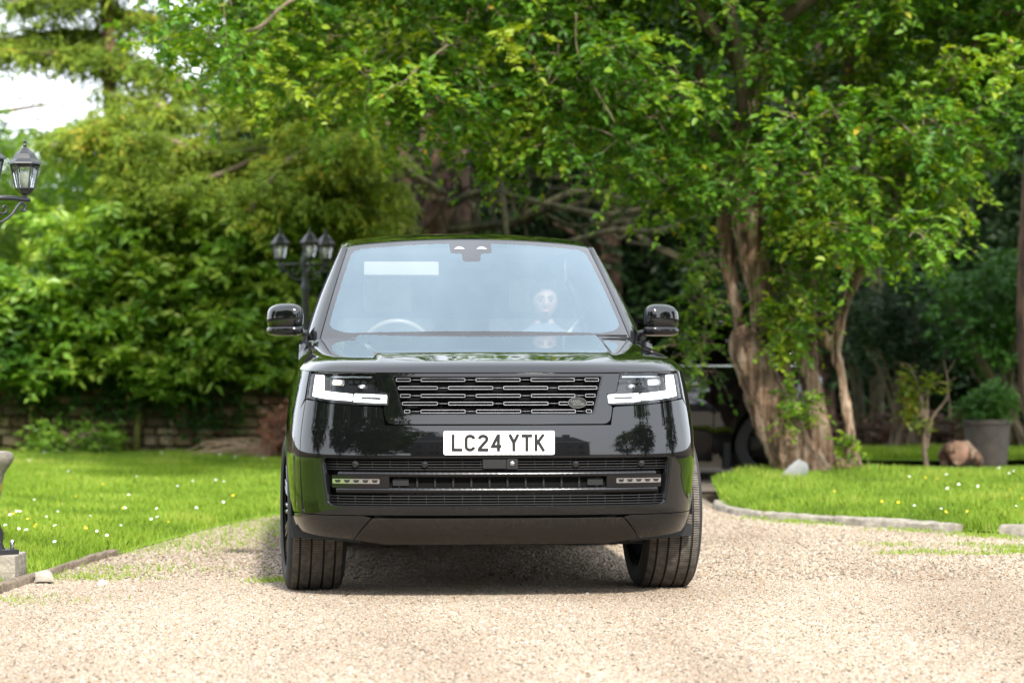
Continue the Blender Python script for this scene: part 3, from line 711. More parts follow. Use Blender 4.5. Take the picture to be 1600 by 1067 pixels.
for yc in (.88, 3.877):
    for sg in (1, -1):
        w = make_wheel(car, ((.862 + (.012 if sg > 0 else 0)) * sg, yc, TR), sg)
        if yc < 1: w.rotation_euler.z += math.radians(3.4)

# ---- cabin
bm = bmesh.new(); prism(bm, [(1.50, .95), (1.50, 1.20), (1.62, 1.222), (2.05, 1.225), (2.12, 1.19), (2.14, .8)], lambda y, z: (-.84, y, z), lambda y, z: (.84, y, z)); bmobj('dashboard', bm, M_DASH, car, smooth=False)
bm = bmesh.new(); box(bm, (0, 3.2, .6), (1.7, 3.2, .1)); bmobj('cabin_floor', bm, M_DASH, car, smooth=False)
bm = bmesh.new()
tube(bm, [(-.40 + .19 * math.cos(a), 2.27 - .07 * math.sin(a), 1.165 + .178 * math.sin(a)) for a in np.linspace(0, 2 * math.pi, 37)], .017, 8)
tube(bm, [(-.58, 2.27, 1.165), (-.40, 2.25, 1.15), (-.22, 2.27, 1.165)], .02, 8); bmobj('steering_wheel', bm, simple('wheel_leather', (.20, .17, .14), .4), car)
boxo('instrument_hood', (-.40, 2.0, 1.235), (.46, .22, .075), M_DASH, car, .03)
for x in (-.42, .42):
    boxo('seat_back', (x, 2.98, 1.02), (.54, .16, .70), M_TRIMLEA, car, .06, Matrix.Rotation(math.radians(-14), 3, 'X'))
    boxo('headrest', (x, 3.10, 1.50), (.28, .11, .20), M_TRIMLEA, car, .045); boxo('seat_cushion', (x, 2.70, .70), (.54, .55, .16), M_TRIMLEA, car, .05)
boxo('rear_seat', (0, 3.85, 1.0), (1.4, .2, .75), M_TRIMLEA, car, .06)
boxo('sun_visor', (-.375, 2.21, 1.628), (.41, .03, .082), M_VISOR, car, .014, Matrix.Rotation(math.radians(-20), 3, 'X'))
boxo('rear_view_mirror', (0, 2.28, 1.66), (.23, .03, .065), M_GLOSS, car, .012)
boxo('headlining', (0, 3.55, 1.745), (1.16, 2.1, .02), M_TRIMLEA, car, .005)
# ================================================================== ground, gravel, lawns
M_SOIL = ground_mat('woodland_soil', [(.3, (.025, .018, .012)), (.5, (.06, .042, .026)), (.7, (.10, .075, .05))], (.8, 18), bump=.8)
M_GRAVELBED = ground_mat('gravel_bed', [(.25, (.13, .105, .08)), (.45, (.24, .195, .15)), (.6, (.30, .25, .195)), (.78, (.36, .31, .25))], (3, 130), bump=1, mixf=.75, dist=.012)
M_LAWN = ground_mat('lawn_turf', [(.3, (.09, .16, .015)), (.5, (.14, .24, .022)), (.72, (.20, .29, .04))], (.9, 60), bump=.8)
M_CONC = simple('weathered_concrete', (.27, .24, .195), .9, noise_amt=.3, nscale=18, bump=.5, bscale=60)
def sheet(name, poly, z, m, h=.5, zf=None):
    loops = resample(poly, h); A = np.array(loops); lo, hi = A.min(0), A.max(0)
    X, Y = np.meshgrid(np.arange(lo[0], hi[0], h), np.arange(lo[1], hi[1], h)); G = np.stack([X.ravel(), Y.ravel()], 1); G = G[inpoly(G, A)]
    if len(G):
        d = np.sqrt(((G[:, None] - A[None]) ** 2).sum(2)).min(1); G = G[d > h * .4]
    pts = [V((float(p[0]), float(p[1]))) for p in A] + [V((float(p[0]), float(p[1]))) for p in G]
    v2, _, f2, _, _, _ = delaunay_2d_cdt(pts, [(i, (i + 1) % len(A)) for i in range(len(A))], [], 0, 1e-6)
    P = np.array([(v.x, v.y) for v in v2]); T = np.array([f for f in f2 if len(f) == 3]); T = T[inpoly(P[T].mean(1), A)]
    co = [(x, y, z + (zf(x, y) if zf else 0)) for x, y in P]
    fs = []
    for a, b, c in T:
        cr = (P[b] - P[a])[0] * (P[c] - P[a])[1] - (P[b] - P[a])[1] * (P[c] - P[a])[0]; fs.append((int(a), int(b), int(c)) if cr > 0 else (int(a), int(c), int(b)))
    return obj(name, co, fs, m)
g = obj('ground', [(-600, -600, -.03), (600, -600, -.03), (600, 900, -.03), (-600, 900, -.03)], [(0, 1, 2, 3)], M_SOIL, smooth=False); g['kind'] = 'structure'
L_EDGE = [(-2.62, 8), (-2.60, 11), (-2.52, 13.6), (-2.44, 14.85), (-2.35, 15.6), (-2.29, 16.03), (-2.16, 17.07), (-1.98, 18.46), (-1.66, 19.86), (-1.1, 21.2), (-.2, 22.0)]
L_EDGE = [tuple(p) for p in crom(L_EDGE, 5)]
R_KERB = [(1.55, 20.9), (1.53, 20.4), (1.60, 19.95), (1.78, 19.45), (2.2, 18.85), (2.9, 17.95), (3.35, 17.4), (4.2, 16.4), (5.5, 15.2), (8, 14)]
R_KERB = [tuple(p) for p in crom(R_KERB, 5)]
drive = [(-14, -12), (16, -12), (16, 14)] + R_KERB[::-1] + [(1.5, 22.2), (1.5, 22.6), (-.2, 22.6)] + L_EDGE[::-1] + [(-4, 8), (-14, 6)]
sheet('gravel_drive', drive, -.004, M_GRAVELBED, 1.0)['kind'] = 'structure'
track = [(-.3, 22.5), (1.45, 22.5), (1.5, 23.2), (9, 25.6), (14, 27), (14, 29), (7, 28.2), (2, 27.8), (-.3, 27.6)]
sheet('dirt_track', track, -.012, ground_mat('track_dirt', [(.3, (.07, .055, .045)), (.5, (.14, .115, .095)), (.72, (.22, .19, .16))], (1.2, 50), bump=.8), 1.0)['kind'] = 'structure'
def bed(px, py): pass
lawnL = L_EDGE[5:] + [(-.2, 22.3), (-4.2, 22.3), (-4.2, 27.1), (-.4, 27.2), (-.4, 30.4), (-13, 30.4), (-13, 8)] + L_EDGE[:5]
_LE = np.array(L_EDGE)
def zl(x, y): return .002 + (.03 + .022 * noise.noise(V((x * .7, y * .5, 0)))) * min(1, math.sqrt(((_LE - (x, y)) ** 2).sum(1).min()) / .5)
def lerp_edge(poly, x, y): return math.sqrt(((np.array(poly) - (x, y)) ** 2).sum(1).min())
lawn_l = sheet('lawn_left', L_EDGE[:-1] + [(-.4, 22.35), (-.4, 30.6), (-13, 30.6), (-13, 8)], .0, M_LAWN, .5, zl)
lawn_l['kind'] = 'structure'
def zr(x, y):
    e = lerp_edge(R_KERB, x, y); return .012 + .085 * (1 - math.exp(-e / .8)) * (1 if y < 24.2 else max(0, 1 - (y - 24.2) / 1.2)) + .02 * noise.noise(V((x * .8, y * .8, 3)))
lawnR = [(x + .02, y + .05) for x, y in R_KERB] + [(9, 25.4), (5, 25.4), (3.2, 25.0), (2.0, 24.2), (1.62, 22.6)]
lawn_r = sheet('lawn_right', lawnR, .0, M_LAWN, .4, zr); lawn_r['kind'] = 'structure'
sheet('grass_verge', [(2.5, 28.4), (9, 29), (9, 32.6), (2.5, 31.5)], .0, M_LAWN, .5, lambda x, y: .03 + .02 * noise.noise(V((x, y, 7))))['kind'] = 'structure'

# blades of grass
M_BLADE = leafmat('grass_blades', [(0, (.10, .165, .022)), (.4, (.185, .295, .036)), (.75, (.27, .37, .055)), (1, (.42, .41, .12))], transl=.35, rough=.55, spec=.2)
def grass(name, poly, dens, zf, h0, parent=None, label=None, seed=1, keep=None):
    r = np.random.default_rng(seed); A = np.array(poly); lo, hi = A.min(0), A.max(0); n = int((hi - lo).prod() * dens)
    P = r.random((n, 2)) * (hi - lo) + lo; P = P[inpoly(P, A)]
    D = P[:, 1]; k = np.clip((15.5 / np.maximum(D, 8)) ** 1.3, .25, 1); ok = r.random(len(P)) < k; vis = (np.abs(P[:, 0]) < D * .23 + .6); ok &= vis | (r.random(len(P)) < .12)
    P = P[ok]; n = len(P)
    cl = np.array([noise.noise(V((p[0] * 1.6, p[1] * 1.6, seed))) for p in P]); z = np.array([zf(x, y) for x, y in P])
    hgt = h0 * (.55 + .8 * r.random(n)) * (1 + .35 * cl); wd = .0032 * (.7 + .6 * r.random(n)) * np.clip(P[:, 1] / 16, .9, 1.7)
    a = r.random(n) * 2 * np.pi; lean = .55 * r.random(n); b = r.random(n) * 2 * np.pi
    base = np.stack([P[:, 0], P[:, 1], z - .004], 1); sd = np.stack([np.cos(a), np.sin(a), 0 * a], 1) * wd[:, None]
    ld = np.stack([np.cos(b), np.sin(b), 0 * b], 1) * (hgt * lean)[:, None]; up = np.zeros((n, 3)); up[:, 2] = 1
    m1 = base + up * (hgt * .55)[:, None] + ld * .35; tip = base + up * hgt[:, None] * (1 - .25 * lean[:, None]) + ld
    verts = np.stack([base - sd, base + sd, m1 + sd * .8, tip, m1 - sd * .8], 1).reshape(-1, 3)
    f = np.arange(n)[:, None] * 5; faces = f + np.array([[0, 1, 2, 3, 4]])
    tint = np.repeat(np.clip(.42 + .5 * cl + .28 * r.standard_normal(n) * .6, 0, 1), 5)
    o = npmesh(name, verts, faces, M_BLADE, None, {'tint': tint}); tag(o, label, 'grass', kind='stuff'); return o
lawnL_poly = [(-13, 12.5), (-2.58, 12.5)] + [(x - .02, y) for x, y in L_EDGE if 12.5 < y < 21.9] + [(-.5, 22.2), (-.5, 30.5), (-8, 30.5), (-8, 12.5)]
grass('grass', lawnL_poly, 4200, zl, .062, label='bright green mown grass on the lawn beside the lamp post', seed=3)
grass('grass', lawnR, 4200, zr, .075, label='bright green grass behind the kerb under the split tree', seed=4)
grass('grass', [(2.6, 28.5), (8, 29), (8, 32), (2.6, 31.3)], 2500, lambda x, y: .03, .07, label='shaded grass strip behind the potted shrub', seed=5)
# short tufts creeping into the gravel
def tufts():
    r = np.random.default_rng(8); out = []
    spots = [at(55, 935, 0) and (-2.18 - .0, 13.9, .30)] + [(-2.30, 14.5, .10), (-2.05, 15.0, .16), (-2.12, 14.4, .10), (-2.38, 13.1, .12), (-1.2, 14.25, .05), (-1.15, 14.2, .07), (-2.2, 17.2, .35), (-1.9, 18.4, .35), (-1.75, 18.6, .4), (-2.3, 16.4, .25), (-1.5, 19.6, .4), (-2.1, 17.6, .3), (-1.6, 19.2, .4), (-1.2, 20.4, .4), (-2.2, 16.8, .25)]
    spots = spots[1:]
    for k in range(14): spots.append((2.2 + r.random() * 1.7, 16.1 + r.random() * .9 - .15, .035 + .04 * r.random()))
    for k in range(16):
        i = r.integers(len(R_KERB) // 3, len(R_KERB)); p = R_KERB[i]; spots.append((p[0] - .05, p[1] - .12, .08))
    for x, y, s in spots:
        n = int(900 * s / .12 * .25); out.append(np.stack([x + r.standard_normal(n) * s * 1.7, y + r.standard_normal(n) * s * 1.2], 1))
    P = np.concatenate(out); n = len(P); z = np.zeros(n)
    a = r.random(n) * 6.28; wd = .004; hg = .014 + .022 * r.random(n); base = np.stack([P[:, 0], P[:, 1], z], 1); sd = np.stack([np.cos(a), np.sin(a), 0 * a], 1) * wd
    ld = np.stack([np.cos(a * 3), np.sin(a * 3), 0 * a], 1) * .015; up = np.zeros((n, 3)); up[:, 2] = hg
    verts = np.stack([base - sd, base + sd, base + up + ld], 1).reshape(-1, 3); o = npmesh('grass', verts, np.arange(n * 3).reshape(-1, 3), M_BLADE, None, {'tint': np.repeat(.3 + .5 * r.random(n), 3)})
    tag(o, 'sparse green tufts creeping over the edge of the gravel', 'grass', kind='stuff')
tufts()
# daisies and buttercups
def flowers(name, spots, m, rad, label):
    bm = bmesh.new(); r = random.Random(5)
    for x, y, z in spots:
        n = 9; rr_ = rad * r.uniform(.7, 1.25); c = bm.verts.new((x, y, z + .012)); tl = V((r.uniform(-.4, .4), -.5 + r.uniform(-.3, .3), 1)).normalized(); q = tl.to_track_quat('Z', 'Y')
        vv = []
        for k in range(2 * n):
            a = math.pi * k / n; q_ = rr_ * (1 if k % 2 == 0 else .72); vv.append(bm.verts.new(V((x, y, z + .014)) + q @ V((q_ * math.cos(a), q_ * math.sin(a), 0))))
        for k in range(2 * n): bm.faces.new((c, vv[k], vv[(k + 1) % (2 * n)]))
    tag(bmobj(name, bm, m, smooth=False), label, 'flowers', kind='stuff')
r_ = random.Random(11); dz = []
for k in range(75):
    y = r_.uniform(15.5, 30); x = r_.uniform(-y * .19 - .3, -1.8 if y < 20 else -1.2)
    if inpoly(np.array([(x, y)]), lawnL_poly)[0]: dz.append((x, y, zl(x, y) + .05))
dw = [p for p in dz if noise.noise(V((p[0] * .6, p[1] * .6, 9))) > -.15]
for k in range(14):
    y = r_.uniform(18.5, 24); x = r_.uniform(1.7, y * .19)
    if inpoly(np.array([(x, y)]), lawnR)[0]: dw.append((x, y, zr(x, y) + .06))
flowers('daisies', dw, simple('daisy_white', (.85, .85, .82), .6), .0105, 'small white daisies dotted over both lawns')
db = []
for k in range(20):
    y = r_.uniform(15.5, 23); x = r_.choice([r_.uniform(-y * .18, -2), r_.uniform(2, y * .19)])
    if inpoly(np.array([(x, y)]), lawnL_poly)[0]: db.append((x, y, zl(x, y) + .05))
    if inpoly(np.array([(x, y)]), lawnR)[0]: db.append((x, y, zr(x, y) + .06))
flowers('buttercups', db, simple('buttercup_yellow', (.85, .55, .02), .5), .010, 'small yellow buttercups dotted over the lawns')

# loose stones on the drive (geometry nodes: nobody could count them)
def pebble_mat():
    m, nt, b = mat('gravel_stone'); L = nt.links.new; oi = nt.nodes.new('ShaderNodeObjectInfo'); r = nt.nodes.new('ShaderNodeValToRGB'); r.color_ramp.interpolation = 'LINEAR'
    st = [(0, (.24, .19, .14)), (.12, (.30, .243, .185)), (.3, (.34, .28, .215)), (.5, (.375, .32, .255)), (.60, (.32, .225, .15)), (.68, (.35, .29, .22)), (.82, (.40, .36, .30)), (.91, (.47, .44, .39)), (.96, (.26, .23, .20)), (1, (.18, .16, .14))]
    els = r.color_ramp.elements
    while len(els) < len(st): els.new(.5)
    for e, (p, c) in zip(els, st): e.position = p; e.color = (*c, 1)
    L(oi.outputs['Random'], r.inputs['Fac'])
    gp = nt.nodes.new('ShaderNodeNewGeometry'); mp = nt.nodes.new('ShaderNodeMapping'); mp.inputs['Scale'].default_value = (1.1, .28, 1); nz = nt.nodes.new('ShaderNodeTexNoise'); nz.inputs['Scale'].default_value = 1.0; nz.inputs['Detail'].default_value = 4
    rp = nt.nodes.new('ShaderNodeValToRGB'); rp.color_ramp.elements[0].position = .34; rp.color_ramp.elements[0].color = (.73, .69, .655, 1); rp.color_ramp.elements[1].position = .58; rp.color_ramp.elements[1].color = (.95, .93, .91, 1)
    mm = nt.nodes.new('ShaderNodeMix'); mm.data_type = 'RGBA'; mm.blend_type = 'MULTIPLY'; mm.inputs['Factor'].default_value = 1
    L(gp.outputs['Position'], mp.inputs['Vector']); L(mp.outputs[0], nz.inputs['Vector']); L(nz.outputs['Fac'], rp.inputs['Fac']); L(r.outputs['Color'], mm.inputs['A']); L(rp.outputs['Color'], mm.inputs['B']); L(mm.outputs['Result'], b.inputs['Base Color'])
    b.inputs['Roughness'].default_value = .75; b.inputs['Specular IOR Level'].default_value = .3
    return m
M_PEB = pebble_mat()
def pebbles(poly, dens, smin, smax, seed, label):
    o = sheet('gravel', poly, .0, M_PEB, 1.0); tag(o, label, 'gravel', kind='stuff')
    ng = bpy.data.node_groups.new('scatter_stones', 'GeometryNodeTree'); N = ng.nodes.new; L = ng.links.new
    ng.interface.new_socket('Geometry', in_out='INPUT', socket_type='NodeSocketGeometry'); ng.interface.new_socket('Geometry', in_out='OUTPUT', socket_type='NodeSocketGeometry')
    gi, go = N('NodeGroupInput'), N('NodeGroupOutput'); dp = N('GeometryNodeDistributePointsOnFaces'); dp.inputs['Density'].default_value = dens; dp.inputs['Seed'].default_value = seed
    ico = N('GeometryNodeMeshIcoSphere'); ico.inputs['Radius'].default_value = 1; ico.inputs['Subdivisions'].default_value = 1
    nz = N('ShaderNodeTexNoise'); nz.inputs['Scale'].default_value = 1.3; sp = N('GeometryNodeSetPosition'); vm = N('ShaderNodeVectorMath'); vm.operation = 'SUBTRACT'; vm.inputs[1].default_value = (.5, .5, .5)
    L(nz.outputs['Color'], vm.inputs[0]); L(ico.outputs['Mesh'], sp.inputs['Geometry']); L(vm.outputs[0], sp.inputs['Offset'])
    sm = N('GeometryNodeSetMaterial'); sm.inputs['Material'].default_value = M_PEB; L(sp.outputs[0], sm.inputs['Geometry'])
    ins = N('GeometryNodeInstanceOnPoints'); L(gi.outputs[0], dp.inputs['Mesh']); L(dp.outputs['Points'], ins.inputs['Points']); L(sm.outputs[0], ins.inputs['Instance'])
    rr_ = N('FunctionNodeRandomValue'); rr_.data_type = 'FLOAT_VECTOR'; rr_.inputs['Min'].default_value = (-.5, -.5, 0); rr_.inputs['Max'].default_value = (.5, .5, 6.28)
    rs = N('FunctionNodeRandomValue'); rs.data_type = 'FLOAT_VECTOR'; rs.inputs['Min'].default_value = (smin, smin, smin * .55); rs.inputs['Max'].default_value = (smax, smax * .8, smax * .6); rs.inputs['Seed'].default_value = 5
    L(rr_.outputs['Value'], ins.inputs['Rotation']); L(rs.outputs['Value'], ins.inputs['Scale']); L(ins.outputs[0], go.inputs[0])
    md = o.modifiers.new('stones', 'NODES'); md.node_group = ng
    return o
near = [(-3.2, 9.0), (3.2, 9.0), (4.2, 14.6)] + [(3.3, 17.2)][:0] + [(-2.46, 14.6), (-2.55, 13)]
near = [(-2.58, 9.0), (3.0, 9.0), (3.6, 14.3), (-2.44, 14.3), (-2.52, 12.5)]
pebbles(near, 6200, .0044, .0112, 1, 'pale cream and tan loose gravel in the foreground of the drive')
far_p = [(-2.44, 14.3), (3.6, 14.3), (4.0, 16.6), (2.86, 17.85), (2.16, 18.75), (1.74, 19.3), (1.56, 19.85), (1.4, 21.5), (-.9, 21.3)] + [(x + .03, y) for x, y in L_EDGE if 14.5 < y < 20.5][::-1]
pebbles(far_p, 2400, .005, .0135, 2, 'pale cream loose gravel around and behind the black SUV')

pebbles(near, 22, .009, .018, 3, 'scattered larger stones among the foreground gravel')
# kerbs
def kerb_piece(name, pts, w, h, label, cat='kerb', grp=None, m=M_CONC, jit=.006):
    r = random.Random(len(pts) * 7 + int(abs(pts[0][0]) * 100)); pts = crom(pts, 6); bm = bmesh.new(); rings = []
    prof = [(-w / 2, -.05), (-w / 2, h * .75), (-w * .36, h), (w * .32, h), (w / 2, h * .7), (w / 2, -.05)]
    for i, p in enumerate(pts):
        t = np.array(pts[min(i + 1, len(pts) - 1)]) - np.array(pts[max(i - 1, 0)]); t = t / np.linalg.norm(t); n = np.array((-t[1], t[0]))
        rings.append([bm.verts.new((p[0] + n[0] * a + r.uniform(-jit, jit), p[1] + n[1] * a, b + r.uniform(-jit, jit))) for a, b in prof])
    for a, b in zip(rings, rings[1:]):
        for k in range(len(prof) - 1): bm.faces.new((a[k], a[k + 1], b[k + 1], b[k]))
    bm.faces.new(rings[0]); bm.faces.new(rings[-1][::-1])
    o = bmobj(name, bm, m, sharp=50); tag(o, label, cat, grp); return o
kerb_piece('kerb_stone', [(1.56, 20.9), (1.54, 20.4), (1.61, 19.95), (1.78, 19.45)], .10, .045, 'short curved kerb at the tip of the lawn near the parked car', grp='kerbs of the tree lawn')
kerb_piece('kerb_stone', [(1.80, 19.42), (2.0, 19.12), (2.2, 18.85)], .10, .048, 'middle length of pale kerb between the curved tip and long kerb', grp='kerbs of the tree lawn')
kerb_piece('kerb_stone', [(2.215, 18.83), (2.55, 18.4), (2.88, 17.98)], .11, .058, 'long pale concrete kerb ending at the gap in the edging', grp='kerbs of the tree lawn')
kerb_piece('kerb_stone', [(3.14, 17.66), (3.3, 17.46), (3.7, 17.0)], .15, .075, 'rounded pale kerb beyond the gap at the right edge of the photo', grp='kerbs of the tree lawn')
M_EDGE = simple('mossy_edging', (.17, .13, .09), .95, noise_amt=.35, nscale=25, bump=.6, bscale=50)
LE = [(-2.53, 13.2), (-2.50, 13.7), (-2.44, 14.3)]; kerb_piece('edging_strip', LE, .055, .04, 'brown edging strip in front of the concrete lamp block', 'edging', 'edging of the left lawn', M_EDGE)
kerb_piece('edging_strip', [(-2.435, 14.35), (-2.40, 15.0), (-2.34, 15.6), (-2.29, 16.03)], .055, .035, 'brown curved edging strip between the left lawn and gravel', 'edging', 'edging of the left lawn', M_EDGE)
def stone(name, c, s, label, cat, m, seed, grp=None, rot=(0, 0, 0), sub=2, amp=.35):
    bm = bmesh.new(); bmesh.ops.create_icosphere(bm, subdivisions=sub, radius=1)
    for v in bm.verts:
        n = v.co.normalized(); k = 1 + amp * noise.noise(n * 1.3 + V((seed, 0, 0))) + amp * .4 * noise.noise(n * 3 + V((0, seed, 0))); q = max(abs(n.x), abs(n.y), abs(n.z)); v.co = n * k * (1 / q) ** .5
        v.co = V((v.co.x * s[0], v.co.y * s[1], v.co.z * s[2]))
    o = bmobj(name, bm, m, sharp=35); o.location = c; o.rotation_euler = rot
    if label: tag(o, label, cat, grp)
    return o
M_STONE = simple('pale_stone', (.30, .27, .23), .85, noise_amt=.25, nscale=12, bump=.4)
stone('stone', (-2.37, 14.10, .035), (.05, .04, .035), 'pale stone lying beside the concrete lamp block', 'stone', M_STONE, 3)
stone('stone', (-2.06, 14.0, .012), (.022, .02, .015), 'small white stone in the grass tuft near the edging', 'stone', simple('white_stone', (.5, .48, .45), .8, noise_amt=.1), 5)
M_SLATE = simple('grey_slate', (.20, .205, .205), .7, noise_amt=.2, nscale=10, bump=.3)
o = stone('stone_slab', at(1240, 742, 22.6), (.135, .035, .085), 'pale grey slab leaning at the foot of the split tree', 'stone', M_SLATE, 8, rot=(.3, -.75, .25), amp=.18)

# lamp block and urn
bm = bmesh.new(); box(bm, (-2.655, 14.12, .07), (.33, .34, .16), .012); bmesh.ops.subdivide_edges(bm, edges=bm.edges, cuts=1)
tag(bmobj('concrete_block', bm, M_CONC, sharp=40), 'square concrete footing block under the near lamp post', 'block')
def urn():
    c = at(-48, 540, 16); u = empty('stone_urn', (c.x, 16, .02)); m = simple('lichen_stone', (.26, .23, .18), .9, noise_amt=.25, nscale=16, bump=.6, bscale=40)
    nt = m.node_tree; b = nt.nodes['Principled BSDF']; t = nt.nodes.new('ShaderNodeTexCoord'); n = nt.nodes.new('ShaderNodeTexNoise'); n.inputs['Scale'].default_value = 7
    rp = nt.nodes.new('ShaderNodeValToRGB'); rp.color_ramp.elements[0].position = .60; rp.color_ramp.elements[1].position = .66; mm = nt.nodes.new('ShaderNodeMix'); mm.data_type = 'RGBA'; mm.inputs['B'].default_value = (.55, .30, .03, 1)
    old = b.inputs['Base Color'].links[0].from_socket; nt.links.new(t.outputs['Object'], n.inputs['Vector']); nt.links.new(n.outputs['Fac'], rp.inputs['Fac']); nt.links.new(rp.outputs['Color'], mm.inputs['Factor']); nt.links.new(old, mm.inputs['A']); nt.links.new(mm.outputs['Result'], b.inputs['Base Color'])
    bm = bmesh.new(); lathe(bm, [(.17, 0), (.17, .05), (.10, .07), (.08, .14), (.10, .17), (.15, .22), (.175, .30), (.185, .38), (.20, .45), (.235, .50), (.252, .53), (.250, .56), (.232, .575), (.205, .565), (.19, .50), (.16, .40)], 40, caps=False); bmobj('bowl', bm, m, u, sharp=50)
    bm = bmesh.new(); lathe(bm, [(.19, .50), (.001, .52)], 24, caps=False); bmobj('soil', bm, M_SOIL, u)
    tag(u, 'lichen spotted stone garden urn at the left edge of the lawn', 'urn'); return u
URN = urn()

# ================================================================== lamps
M_IRON = simple('black_iron', (.022, .023, .026), .42, spec=.5, bump=.08, bscale=120); M_BULB = simple('white_bulb', (.85, .85, .83), .25); M_PANE = glass('lantern_pane', (.93, .95, .95), base=.04, gain=.8)
def make_lamp():
    L = empty('lamp_post'); bm = bmesh.new()
    box(bm, (0, 0, .01), (.24, .24, .03), .004); lathe(bm, [(.10, .02), (.085, .05), (.09, .10), (.07, .14), (.06, .20), (.068, .23), (.05, .27), (.045, .34), (.034, .42)], 20); bmobj('base', bm, M_IRON, L, sharp=35)
    for sx_, sy in ((1, 1), (1, -1), (-1, 1), (-1, -1)):
        bm = bmesh.new(); lathe(bm, [(.011, 0), (.011, .045), (.004, .05)], 8, (.095 * sx_, .095 * sy, .02)); bmobj('anchor_bolt', bm, M_CHROME, L)
    bm = bmesh.new(); lathe(bm, [(.034, .40), (.030, 1.45), (.038, 1.47), (.038, 1.50), (.030, 1.52), (.028, 1.62), (.045, 1.65), (.045, 1.70), (.03, 1.72), (.022, 1.80), (.028, 1.82), (.02, 1.85), (.001, 1.87)], 20); bmobj('pole', bm, M_IRON, L, sharp=35)
    for k in range(3):
        a = math.radians(120 * k); ca, sa = math.cos(a), math.sin(a); P = lambda r, z: (r * ca, r * sa, z)
        bm = bmesh.new(); tube(bm, [P(.03, 1.665), P(.15, 1.668), P(.265, 1.662)], [.013, .012, .010], 8)
        tube(bm, [P(*q) for q in crom([(.035, 1.55), (.09, 1.552), (.15, 1.585), (.19, 1.63), (.215, 1.648), (.237, 1.635), (.235, 1.612), (.218, 1.61), (.215, 1.625)], 5)], .0065, 6)
        tube(bm, [P(*q) for q in crom([(.04, 1.645), (.055, 1.61), (.09, 1.592), (.12, 1.60), (.125, 1.622), (.11, 1.63), (.10, 1.618)], 5)], .0055, 6)
        bmobj('arm', bm, M_IRON, L)
        la = empty('lantern', P(.235, 1.672), a + math.radians(20), L)
        bm = bmesh.new(); lathe(bm, [(.012, 0), (.014, .012), (.03, .02), (.042, .035), (.047, .042)], 6); 
        for j in range(6):
            b = 2 * math.pi * j / 6; tube(bm, [(.046 * math.cos(b), .046 * math.sin(b), .04), (.073 * math.cos(b), .073 * math.sin(b), .155)], .005, 4)
        for rad, z in ((.047, .043), (.072, .152)): tube(bm, [(rad * math.cos(b), rad * math.sin(b), z) for b in (2 * math.pi * j / 6 for j in range(7))], .005, 4)
        bmobj('frame', bm, M_IRON, la, smooth=False)
        bm = bmesh.new(); lathe(bm, [(.070, .154), (.088, .158), (.084, .166), (.064, .182), (.050, .205), (.030, .222), (.014, .236), (.008, .24), (.011, .247), (.006, .256), (.010, .264), (.001, .277)], 6); bmobj('cap', bm, M_IRON, la, smooth=False)
        for j in range(6):
            b0, b1 = 2 * math.pi * j / 6, 2 * math.pi * (j + 1) / 6
            obj('pane', [(.044 * math.cos(b0), .044 * math.sin(b0), .045), (.044 * math.cos(b1), .044 * math.sin(b1), .045), (.070 * math.cos(b1), .070 * math.sin(b1), .15), (.070 * math.cos(b0), .070 * math.sin(b0), .15)], [(0, 1, 2, 3)], M_PANE, la, smooth=False)
        bm = bmesh.new(); lathe(bm, [(.016, .036), (.016, .068), (.019, .07), (.020, .085), (.026, .098), (.028, .112), (.022, .126), (.010, .134), (.001, .135)], 14); bmobj('bulb', bm, M_BULB, la)
    return L
lamp = make_lamp(); lamp.location = (-2.665, 14.1, .148); lamp.rotation_euler.z = math.radians(44); lamp.scale = (1, 1, 1.085)
tag(lamp, 'near black lamp post with hexagonal lanterns at the left photo edge', 'lamp post', 'black garden lamp posts')
lamp2 = copy_tree(lamp); lamp2.location = (at(477, 540, 24.6).x, 24.6, .03); lamp2.rotation_euler.z = math.radians(44); lamp2.scale = (1, 1, 1.135)
tag(lamp2, 'distant black lamp post with three lanterns behind the SUV mirror', 'lamp post', 'black garden lamp posts')
# ================================================================== foliage
def unit(a): return a / np.maximum(np.linalg.norm(a, axis=1), 1e-9)[:, None]
def leaves(name, pos, dirv, nrm, ln, wr, tint, m, parent, six=True):
    n = len(pos); d = unit(dirv); b = unit(np.cross(nrm, d)); u = np.cross(d, b)
    if six: T = np.array([(0, 0, 0), (.30, .85, .10), (.68, .80, .05), (1, 0, -.10), (.68, -.80, .05), (.30, -.85, .10)]); F = np.array([[0, 1, 2, 3], [3, 4, 5, 0]])
    else: T = np.array([(0, 0, 0), (.45, 1, .10), (1, 0, -.08), (.45, -1, .10)]); F = np.array([[0, 1, 2, 3]])
    k = len(T); L = ln[:, None]; verts = np.empty((n, k, 3))
    for i, (t, w, h) in enumerate(T): verts[:, i] = pos + d * L * t + b * L * wr * .5 * w + u * L * h
    faces = (np.arange(n)[:, None, None] * k + F[None]).reshape(-1, 4)
    return npmesh(name, verts.reshape(-1, 3), faces, m, parent, {'tint': np.repeat(np.clip(tint, 0, 1), k)}, smooth=False)
